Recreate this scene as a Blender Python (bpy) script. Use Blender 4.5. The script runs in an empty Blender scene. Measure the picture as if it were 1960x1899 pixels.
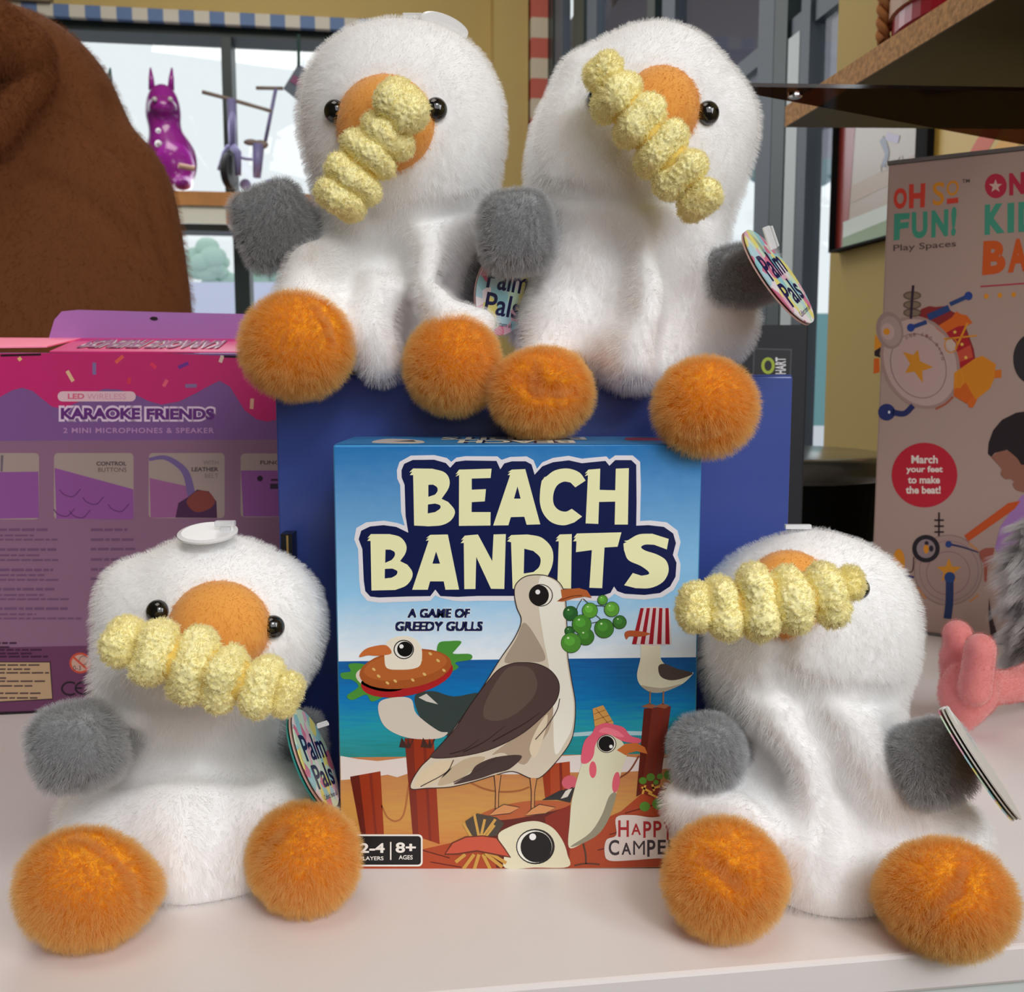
import bpy, math, random
import numpy as np
from mathutils import Vector
from mathutils.geometry import tessellate_polygon

SC = bpy.context.scene
COL = SC.collection
# ------------------------------------------------------------------ camera
F_PX, CX, CY = 1963.0, 980.0, 949.5          # focal length and centre of the 1960x1899 frame
PITCH = math.radians(6.6)
CAM = np.array([0.0, 0.0, 0.165])            # table top is z = 0, metres
cam_d = bpy.data.cameras.new('camera')
cam = bpy.data.objects.new('camera', cam_d)
COL.objects.link(cam)
cam.location = CAM
cam.rotation_euler = (math.pi / 2 - PITCH, 0, 0)
cam_d.sensor_width = 36.0
cam_d.sensor_fit = 'HORIZONTAL'
cam_d.lens = 36.0 * F_PX / 1960.0
cam_d.clip_start = 0.01
cam_d.clip_end = 200
cam_d.dof.use_dof = True
cam_d.dof.focus_distance = 0.32
cam_d.dof.aperture_fstop = 36.0
SC.camera = cam

SC.view_settings.view_transform = 'Standard'
SC.view_settings.look = 'None'
SC.view_settings.gamma = 1.0
SC.view_settings.use_curve_mapping = False
SC.view_settings.exposure = 0.0
SC.cycles.use_denoising = True
SC.cycles.max_bounces = 10
SC.cycles.diffuse_bounces = 7
SC.cycles.glossy_bounces = 3
SC.cycles.transmission_bounces = 5
SC.cycles.transparent_max_bounces = 12
SC.cycles.caustics_reflective = False
SC.cycles.caustics_refractive = False
SC.cycles_curves.shape = 'RIBBONS'

# ------------------------------------------------------------------ daylight, lamps and added fill lights
W = bpy.data.worlds.new('overcast_sky')
SC.world = W
W.use_nodes = True
bg = W.node_tree.nodes['Background']
bg.inputs[0].default_value = (0.93, 0.97, 1.0, 1)
bg.inputs[1].default_value = 1.0

def area(name, loc, target, size, power, color, size_y=None):
    d = bpy.data.lights.new(name, 'AREA')
    d.shape = 'RECTANGLE'
    d.size = size
    d.size_y = size_y or size
    d.energy = power
    d.color = color
    o = bpy.data.objects.new(name, d)
    COL.objects.link(o)
    o.location = loc
    v = Vector(target) - Vector(loc)
    o.rotation_euler = v.to_track_quat('-Z', 'Y').to_euler()
    return o

def spot(name, loc, target, power, color, size_deg, blend, radius):
    d = bpy.data.lights.new(name, 'SPOT')
    d.energy = power
    d.color = color
    d.spot_size = math.radians(size_deg)
    d.spot_blend = blend
    d.shadow_soft_size = radius
    o = bpy.data.objects.new(name, d)
    COL.objects.link(o)
    o.location = loc
    o.rotation_euler = (Vector(target) - Vector(loc)).to_track_quat('-Z', 'Y').to_euler()
    return o

spot('display_fill_spot', (0.55, -1.05, 1.20), (0.02, 0.29, 0.085), 62.0, (0.99, 0.985, 1.0), 19.0, 0.85, 0.30)  # added spot, cone kept narrow so mainly the front display brightens
area('storefront_daylight', (0.80, -0.12, 0.46), (0.0, 0.34, 0.10), 0.6, 8.5, (0.86, 0.93, 1.0))
area('front_fill_light', (0.30, -0.55, 0.62), (0.0, 0.33, 0.09), 0.8, 4.4, (0.99, 0.98, 1.0))  # unseen broad fill added in front to soften shadows on the plush
area('ceiling_light_panel', (-0.35, -0.05, 1.9), (0.0, 0.32, 0.05), 0.9, 7.0, (1.0, 0.90, 0.80))
area('back_wall_fill', (-0.6, 2.6, 2.1), (-0.5, 3.2, 0.0), 1.4, 40.0, (1.0, 0.95, 0.85))  # unseen lamp added to brighten the mustard walls at the back
area('window_daylight', (-1.5, 3.4, 1.4), (0.0, 0.4, 0.2), 1.6, 22.0, (0.90, 0.96, 1.0))

# ------------------------------------------------------------------ helpers
def lin(c):
    out = []
    for v in c[:3]:
        v = v / 255.0
        out.append(v / 12.92 if v <= 0.04045 else ((v + 0.055) / 1.055) ** 2.4)
    return tuple(out)

def ray(px, py):
    x, u = (px - CX) / F_PX, (CY - py) / F_PX
    c, s = math.cos(PITCH), math.sin(PITCH)
    return np.array([x, c + u * s, -s + u * c])

def at(px, py, Y):                      # world point seen at a photo pixel, at distance Y
    d = ray(px, py)
    return CAM + d * (Y / d[1])

def at_z(px, py, z):                    # ... on a horizontal plane
    d = ray(px, py)
    return CAM + d * ((z - CAM[2]) / d[2])

def hit(px, py, P0, n):                 # ... on any plane
    d = ray(px, py)
    return CAM + d * (np.dot(np.asarray(P0) - CAM, n) / np.dot(d, n))

def pxm(P):                             # metres per photo pixel at a point
    v = np.asarray(P) - CAM
    return float(v[1] * math.cos(PITCH) - v[2] * math.sin(PITCH)) / F_PX

def unit(v):
    v = np.asarray(v, float)
    return v / np.linalg.norm(v)

MATS = {}
def mat(key, color, rough=0.6, metal=0.0, spec=0.4, sheen=0.0, alpha=1.0, trans=0.0, coat=0.0, emit=None, bump=None, var=0.0, vscale=30.0):
    if key in MATS:
        return MATS[key]
    m = bpy.data.materials.new(key)
    m.use_nodes = True
    nt = m.node_tree
    b = nt.nodes['Principled BSDF']
    b.inputs['Base Color'].default_value = (*color, 1)
    b.inputs['Roughness'].default_value = rough
    b.inputs['Metallic'].default_value = metal
    b.inputs['Specular IOR Level'].default_value = spec
    b.inputs['Sheen Weight'].default_value = sheen
    b.inputs['Alpha'].default_value = alpha
    b.inputs['Transmission Weight'].default_value = trans
    b.inputs['Coat Weight'].default_value = coat
    b.inputs['Coat Roughness'].default_value = 0.15
    if var > 0 or bump:
        tc = nt.nodes.new('ShaderNodeTexCoord')
        nz = nt.nodes.new('ShaderNodeTexNoise')
        nz.inputs['Scale'].default_value = bump[1] if bump else vscale
        nz.inputs['Detail'].default_value = 6
        nt.links.new(tc.outputs['Object'], nz.inputs['Vector'])
        if bump:
            bp = nt.nodes.new('ShaderNodeBump')
            bp.inputs['Strength'].default_value = bump[0]
            bp.inputs['Distance'].default_value = 0.002
            nt.links.new(nz.outputs['Fac'], bp.inputs['Height'])
            nt.links.new(bp.outputs['Normal'], b.inputs['Normal'])
        if var > 0:
            nz2 = nt.nodes.new('ShaderNodeTexNoise')
            nz2.inputs['Scale'].default_value = vscale
            nz2.inputs['Detail'].default_value = 5
            nt.links.new(tc.outputs['Object'], nz2.inputs['Vector'])
            rp = nt.nodes.new('ShaderNodeValToRGB')
            rp.color_ramp.elements[0].position = 0.3
            rp.color_ramp.elements[1].position = 0.7
            rp.color_ramp.elements[0].color = tuple(min(1, c * (1 - var)) for c in color) + (1,)
            rp.color_ramp.elements[1].color = tuple(min(1, c * (1 + var)) for c in color) + (1,)
            nt.links.new(nz2.outputs['Fac'], rp.inputs['Fac'])
            nt.links.new(rp.outputs['Color'], b.inputs['Base Color'])
    MATS[key] = m
    return m

def ramp_mat(key, stops, axis='Z', rough=0.4, noise=0.0, nscale=(8, 8, 60), lo=0.0, hi=1.0):
    """a printed colour ramp running along one object axis between lo and hi"""
    if key in MATS:
        return MATS[key]
    m = bpy.data.materials.new(key)
    m.use_nodes = True
    nt = m.node_tree
    b = nt.nodes['Principled BSDF']
    b.inputs['Roughness'].default_value = rough
    tc = nt.nodes.new('ShaderNodeTexCoord')
    sp = nt.nodes.new('ShaderNodeSeparateXYZ')
    nt.links.new(tc.outputs['Object'], sp.inputs[0])
    mr = nt.nodes.new('ShaderNodeMapRange')
    bias = 0.5 * noise * (hi - lo)
    mr.inputs['From Min'].default_value = lo + bias
    mr.inputs['From Max'].default_value = hi + bias
    src = sp.outputs[axis]
    if noise > 0:
        mp = nt.nodes.new('ShaderNodeMapping')
        mp.inputs['Scale'].default_value = nscale
        nz = nt.nodes.new('ShaderNodeTexNoise')
        nz.inputs['Detail'].default_value = 4
        nz.inputs['Scale'].default_value = 6
        nt.links.new(tc.outputs['Object'], mp.inputs[0])
        nt.links.new(mp.outputs[0], nz.inputs['Vector'])
        ma = nt.nodes.new('ShaderNodeMath')
        ma.operation = 'MULTIPLY_ADD'
        ma.inputs[1].default_value = noise * (hi - lo)
        nt.links.new(nz.outputs['Fac'], ma.inputs[0])
        nt.links.new(src, ma.inputs[2])
        src = ma.outputs[0]
    nt.links.new(src, mr.inputs['Value'])
    rp = nt.nodes.new('ShaderNodeValToRGB')
    el = rp.color_ramp.elements
    while len(el) < len(stops):
        el.new(0.5)
    for e, (p, c) in zip(el, stops):
        e.position = p
        e.color = (*c, 1)
    nt.links.new(mr.outputs[0], rp.inputs[0])
    nt.links.new(rp.outputs[0], b.inputs['Base Color'])
    MATS[key] = m
    return m

def fur_mat(key, root, tip, spec=0.2, rough=0.6, transl=0.25, mid=0.5):
    """strand material: colour runs from the root to the tip of each strand"""
    if key in MATS:
        return MATS[key]
    m = bpy.data.materials.new(key)
    m.use_nodes = True
    nt = m.node_tree
    b = nt.nodes['Principled BSDF']
    b.inputs['Roughness'].default_value = rough
    b.inputs['Specular IOR Level'].default_value = spec
    hi = nt.nodes.new('ShaderNodeHairInfo')
    rp = nt.nodes.new('ShaderNodeValToRGB')
    rp.color_ramp.elements[0].color = (*root, 1)
    rp.color_ramp.elements[0].position = max(0, mid - 0.4)
    rp.color_ramp.elements[1].color = (*tip, 1)
    rp.color_ramp.elements[1].position = min(1, mid + 0.4)
    nt.links.new(hi.outputs['Intercept'], rp.inputs[0])
    hs = nt.nodes.new('ShaderNodeHueSaturation')
    mr = nt.nodes.new('ShaderNodeMapRange')
    mr.inputs['To Min'].default_value = 0.88
    mr.inputs['To Max'].default_value = 1.08
    nt.links.new(hi.outputs['Random'], mr.inputs['Value'])
    nt.links.new(mr.outputs[0], hs.inputs['Value'])
    nt.links.new(rp.outputs[0], hs.inputs['Color'])
    nt.links.new(hs.outputs[0], b.inputs['Base Color'])
    tr = nt.nodes.new('ShaderNodeBsdfTranslucent')
    nt.links.new(hs.outputs[0], tr.inputs['Color'])
    mx = nt.nodes.new('ShaderNodeMixShader')
    mx.inputs[0].default_value = transl
    out = nt.nodes['Material Output']
    nt.links.new(b.outputs[0], mx.inputs[1])
    nt.links.new(tr.outputs[0], mx.inputs[2])
    nt.links.new(mx.outputs[0], out.inputs['Surface'])
    MATS[key] = m
    return m

def glass_mat(key, tint=(1, 1, 1), refl=0.06, rough=0.0):
    if key in MATS:
        return MATS[key]
    m = bpy.data.materials.new(key)
    m.use_nodes = True
    nt = m.node_tree
    nt.nodes.remove(nt.nodes['Principled BSDF'])
    t = nt.nodes.new('ShaderNodeBsdfTransparent')
    t.inputs[0].default_value = (*tint, 1)
    g = nt.nodes.new('ShaderNodeBsdfGlossy')
    g.inputs['Roughness'].default_value = rough
    fr = nt.nodes.new('ShaderNodeFresnel')
    fr.inputs[0].default_value = 1.45
    mx = nt.nodes.new('ShaderNodeMixShader')
    if refl is None:
        nt.links.new(fr.outputs[0], mx.inputs[0])
    else:
        mx.inputs[0].default_value = refl
    nt.links.new(t.outputs[0], mx.inputs[1])
    nt.links.new(g.outputs[0], mx.inputs[2])
    nt.links.new(mx.outputs[0], nt.nodes['Material Output'].inputs['Surface'])
    MATS[key] = m
    return m

def world_loc(o):
    v = np.zeros(3)
    while o is not None:
        v += np.array(o.location)
        o = o.parent
    return v

def make(name, verts, faces, mats, parent=None, idx=None, smooth=False, loc=None):
    """one mesh object from world-space vertices"""
    verts = np.asarray(verts, float)
    if parent is not None:
        off = world_loc(parent)
    else:
        off = np.array(loc) if loc is not None else np.zeros(3)
    me = bpy.data.meshes.new(name)
    me.from_pydata((verts - off).tolist(), [], [tuple(int(i) for i in f) for f in faces])
    if not isinstance(mats, (list, tuple)):
        mats = [mats]
    for m in mats:
        me.materials.append(m)
    if idx is not None:
        me.polygons.foreach_set('material_index', np.asarray(idx, np.int32))
    if smooth:
        me.polygons.foreach_set('use_smooth', np.ones(len(me.polygons), bool))
    me.update()
    o = bpy.data.objects.new(name, me)
    COL.objects.link(o)
    if parent is not None:
        o.parent = parent
    elif loc is not None:
        o.location = loc
    return o

def tag(o, label=None, cat=None, group=None, kind=None):
    if label: o['label'] = label
    if cat: o['category'] = cat
    if group: o['group'] = group
    if kind: o['kind'] = kind
    return o

def thing(name, loc, label, cat, group=None):
    o = bpy.data.objects.new(name, None)
    o.empty_display_size = 0.02
    COL.objects.link(o)
    o.location = tuple(float(v) for v in loc)
    return tag(o, label, cat, group)

class MB:
    """collects boxes, tubes, lathes ... (world space) and links them as ONE mesh object"""
    def __init__(s):
        s.v, s.f, s.m = [], [], []
        s.cur = 0
        s.n = 0
    def add(s, v, f):
        s.v.append(np.asarray(v, float))
        s.f += [tuple(i + s.n for i in q) for q in f]
        s.m += [s.cur] * len(f)
        s.n += len(v)
        return s
    def box(s, c, a, b, d):             # centre and three half-axis vectors
        c, a, b, d = (np.asarray(x, float) for x in (c, a, b, d))
        v = [c + i * a + j * b + k * d for i in (-1, 1) for j in (-1, 1) for k in (-1, 1)]
        f = [(0, 1, 3, 2), (4, 6, 7, 5), (0, 4, 5, 1), (2, 3, 7, 6), (0, 2, 6, 4), (1, 5, 7, 3)]
        if np.dot(np.cross(a, b), d) < 0:
            f = [q[::-1] for q in f]
        return s.add(v, f)
    def bbox(s, lo, hi):
        lo, hi = np.asarray(lo, float), np.asarray(hi, float)
        h = (hi - lo) / 2
        return s.box((lo + hi) / 2, (h[0], 0, 0), (0, h[1], 0), (0, 0, h[2]))
    def tube(s, pts, r, seg=10, caps=True):
        pts = [np.asarray(p, float) for p in pts]
        n = len(pts)
        rs = r if isinstance(r, (list, tuple)) else [r] * n
        v, f = [], []
        t0 = unit(pts[1] - pts[0])
        ref = np.array([0, 0, 1.0]) if abs(t0[2]) < 0.9 else np.array([1.0, 0, 0])
        a = unit(np.cross(t0, ref))
        for i, p in enumerate(pts):
            t = unit(pts[min(i + 1, n - 1)] - pts[max(i - 1, 0)])
            a = unit(a - t * np.dot(a, t))
            b = np.cross(t, a)
            for k in range(seg):
                w = 2 * math.pi * k / seg
                v.append(p + rs[i] * (math.cos(w) * a + math.sin(w) * b))
        for i in range(n - 1):
            for k in range(seg):
                k2 = (k + 1) % seg
                f.append((i * seg + k, i * seg + k2, (i + 1) * seg + k2, (i + 1) * seg + k))
        if caps:
            f.append(tuple(range(seg))[::-1])
            f.append(tuple((n - 1) * seg + k for k in range(seg)))
        return s.add(v, f)
    def lathe(s, base, prof, axis=(0, 0, 1), seg=32):   # prof: (radius, height) pairs
        base, ax = np.asarray(base, float), unit(axis)
        ref = np.array([1.0, 0, 0]) if abs(ax[0]) < 0.9 else np.array([0, 1.0, 0])
        a = unit(np.cross(ax, ref)); b = np.cross(ax, a)
        v, f = [], []
        for r, h in prof:
            for k in range(seg):
                w = 2 * math.pi * k / seg
                v.append(base + ax * h + r * (math.cos(w) * a + math.sin(w) * b))
        for i in range(len(prof) - 1):
            for k in range(seg):
                k2 = (k + 1) % seg
                f.append((i * seg + k, i * seg + k2, (i + 1) * seg + k2, (i + 1) * seg + k))
        f.append(tuple(range(seg))[::-1])
        f.append(tuple((len(prof) - 1) * seg + k for k in range(seg)))
        return s.add(v, f)
    def prism(s, pts, ext):             # polygon extruded along a vector
        pts = [np.asarray(p, float) for p in pts]
        ext = np.asarray(ext, float)
        n = len(pts)
        tri = tessellate_polygon([[Vector(p) for p in pts]])
        v = pts + [p + ext for p in pts]
        f = [tuple(t) for t in tri] + [tuple(i + n for i in t[::-1]) for t in tri]
        f += [(i, (i + 1) % n, (i + 1) % n + n, i + n) for i in range(n)]
        return s.add(v, f)
    def ell(s, c, r, seg=24, rings=14, axes=None):
        c = np.asarray(c, float)
        r = np.broadcast_to(np.asarray(r, float), (3,))
        A = np.eye(3) if axes is None else np.asarray(axes, float)
        v = [c + A.T @ np.array([0, 0, r[2]])]
        for i in range(1, rings):
            th = math.pi * i / rings
            for k in range(seg):
                w = 2 * math.pi * k / seg
                v.append(c + A.T @ np.array([r[0] * math.sin(th) * math.cos(w), r[1] * math.sin(th) * math.sin(w), r[2] * math.cos(th)]))
        v.append(c + A.T @ np.array([0, 0, -r[2]]))
        f = [(0, 1 + k, 1 + (k + 1) % seg) for k in range(seg)]
        for i in range(rings - 2):
            for k in range(seg):
                k2 = (k + 1) % seg
                f.append((1 + i * seg + k, 1 + (i + 1) * seg + k, 1 + (i + 1) * seg + k2, 1 + i * seg + k2))
        L = 1 + (rings - 1) * seg
        f += [(L, L - seg + (k + 1) % seg, L - seg + k) for k in range(seg)]
        return s.add(v, f)
    def build(s, name, mats, parent=None, smooth=False, bevel=0.0, loc=None):
        o = make(name, np.concatenate(s.v), s.f, mats, parent, s.m, smooth, loc)
        import bmesh
        bm = bmesh.new(); bm.from_mesh(o.data)
        bmesh.ops.recalc_face_normals(bm, faces=bm.faces)
        bm.to_mesh(o.data); bm.free()
        if bevel > 0:
            md = o.modifiers.new('soft_edges', 'BEVEL')
            md.width = bevel
            md.segments = 2
            md.limit_method = 'ANGLE'
            md.angle_limit = math.radians(40)
        return o

# ---- printed artwork: flat coloured shapes lying on a real panel
def smooth_closed(pts, k=5):
    P = np.asarray(pts, float)
    n = len(P)
    out = []
    for i in range(n):
        p0, p1, p2, p3 = P[i - 1], P[i], P[(i + 1) % n], P[(i + 2) % n]
        for j in range(k):
            t = j / k
            out.append(0.5 * ((2 * p1) + (-p0 + p2) * t + (2 * p0 - 5 * p1 + 4 * p2 - p3) * t * t + (-p0 + 3 * p1 - 3 * p2 + p3) * t ** 3))
    return out

def smooth_open(pts, k=6):
    P = [np.asarray(p, float) for p in pts]
    P = [2 * P[0] - P[1]] + P + [2 * P[-1] - P[-2]]
    out = []
    for i in range(1, len(P) - 2):
        for j in range(k):
            t = j / k
            p0, p1, p2, p3 = P[i - 1], P[i], P[i + 1], P[i + 2]
            out.append(0.5 * ((2 * p1) + (-p0 + p2) * t + (2 * p0 - 5 * p1 + 4 * p2 - p3) * t * t + (-p0 + 3 * p1 - 3 * p2 + p3) * t ** 3))
    out.append(P[-2])
    return out

def font_tris(body, bold=0.0, shear=0.0, space=1.0):
    c = bpy.data.curves.new('lettering', 'FONT')
    c.body = body
    c.offset = bold
    c.shear = shear
    c.space_character = space
    c.resolution_u = 4
    o = bpy.data.objects.new('lettering', c)
    me = bpy.data.meshes.new_from_object(o)
    v = np.array([x.co[:2] for x in me.vertices])
    f = [tuple(p.vertices) for p in me.polygons]
    bpy.data.objects.remove(o); bpy.data.meshes.remove(me); bpy.data.curves.remove(c)
    return v, f

class Print:
    """mp(x, y) maps drawing coordinates to the panel; K is how strongly the panel is lit in the photo"""
    def __init__(s, mp, n, eps=0.00004, K=0.8, rough=0.4, pre='print'):
        s.mp, s.n, s.eps, s.K, s.rough, s.pre = mp, np.asarray(n, float), eps, K, rough, pre
        s.v, s.f, s.m, s.mats, s.nv = [], [], [], [], 0
    def mi(s, c):
        if isinstance(c, bpy.types.Material):
            m = c
        else:
            col = tuple(min(0.92, x / s.K) for x in lin(c))
            m = mat('%s_ink_%d_%d_%d' % (s.pre, *c[:3]), col, s.rough, spec=0.4)
        if m not in s.mats:
            s.mats.append(m)
        return s.mats.index(m)
    def tris(s, pts, faces, c, lev):
        i = s.mi(c)
        for p in pts:
            s.v.append(s.mp(p[0], p[1]) + s.n * s.eps * lev)
        s.f += [tuple(k + s.nv for k in q) for q in faces]
        s.m += [i] * len(faces)
        s.nv += len(pts)
    def poly(s, pts, c, lev=1, holes=(), sm=False, hsm=None):
        hsm = sm if hsm is None else hsm
        cs = [smooth_closed(pts) if sm else list(pts)] + [smooth_closed(h) if hsm else list(h) for h in holes]
        tri = tessellate_polygon([[Vector((float(p[0]), float(p[1]), 0)) for p in q] for q in cs])
        s.tris([p for q in cs for p in q], tri, c, lev)
    def ell(s, x, y, rx, ry, c, lev=1, rot=0.0, n=28):
        a = math.radians(rot)
        pts = []
        for k in range(n):
            w = 2 * math.pi * k / n
            u, v = rx * math.cos(w), ry * math.sin(w)
            pts.append((x + u * math.cos(a) - v * math.sin(a), y + u * math.sin(a) + v * math.cos(a)))
        s.tris(pts, [tuple(range(n))], c, lev)
    def ring(s, x, y, rx, ry, w, c, lev=1, rot=0.0, n=36, a0=0, a1=360):
        a = math.radians(rot)
        pts, f = [], []
        for k in range(n + 1):
            t = math.radians(a0 + (a1 - a0) * k / n)
            for q in (0, w):
                u, v = (rx - q) * math.cos(t), (ry - q) * math.sin(t)
                pts.append((x + u * math.cos(a) - v * math.sin(a), y + u * math.sin(a) + v * math.cos(a)))
        f = [(2 * k, 2 * k + 1, 2 * k + 3, 2 * k + 2) for k in range(n)]
        s.tris(pts, f, c, lev)
    def line(s, pts, w, c, lev=1, sm=True):
        P = smooth_open(pts) if sm and len(pts) > 2 else [np.asarray(p, float) for p in pts]
        v, f = [], []
        n = len(P)
        for i, p in enumerate(P):
            t = unit(P[min(i + 1, n - 1)] - P[max(i - 1, 0)])
            ww = w[0] + (w[1] - w[0]) * i / (n - 1) if isinstance(w, tuple) else w
            d = np.array([-t[1], t[0]]) * ww / 2
            v += [p + d, p - d]
        f = [(2 * i, 2 * i + 1, 2 * i + 3, 2 * i + 2) for i in range(n - 1)]
        s.tris(v, f, c, lev)
    def rrect(s, x0, y0, x1, y1, r, c, lev=1):
        pts = []
        for cx, cy, a in ((x1 - r, y1 - r, 0), (x0 + r, y1 - r, 90), (x0 + r, y0 + r, 180), (x1 - r, y0 + r, 270)):
            for k in range(5):
                w = math.radians(a + 22.5 * k)
                pts.append((cx + r * math.cos(w), cy + r * math.sin(w)))
        s.tris(pts, [tuple(range(len(pts)))], c, lev)
    def text(s, body, quad, c, lev=2, bold=0.0, shear=0.0, space=1.0, keep=False):
        """lettering fitted to a quad: top-left, top-right, bottom-right, bottom-left (drawing coordinates)"""
        v, f = font_tris(body, bold, shear, space)
        lo, hi = v.min(0), v.max(0)
        q = [np.asarray(p, float) for p in quad]
        if len(q) == 2:
            (x0, y0), (x1, y1) = q
            q = [np.array(p) for p in ((x0, y0), (x1, y0), (x1, y1), (x0, y1))]
        u = (v - lo) / (hi - lo)
        pts = [(1 - b) * ((1 - a) * q[3] + a * q[2]) + b * ((1 - a) * q[0] + a * q[1]) for a, b in u]
        s.tris(pts, f, c, lev)
    def build(s, name, parent, label=None):
        o = make(name, s.v, s.f, s.mats, parent, s.m)
        # all print faces outwards
        me = o.data
        flip = [p for p in me.polygons if np.dot(np.array(p.normal), s.n) < 0]
        for p in flip:
            p.flip()
        me.update()
        if label: o['label'] = label
        return o

def star(x, y, r, rot=-90, sx=1.0):
    return [(x + sx * (r if k % 2 == 0 else r * 0.42) * math.cos(math.radians(rot + 36 * k)), y + (r if k % 2 == 0 else r * 0.42) * math.sin(math.radians(rot + 36 * k))) for k in range(10)]

# ---- soft solids from blended distance fields
def roty(deg):                           # roll in the picture plane (about the y axis), clockwise on screen
    a = math.radians(deg)
    return np.array([[math.cos(a), 0, -math.sin(a)], [0, 1, 0], [math.sin(a), 0, math.cos(a)]])

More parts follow.
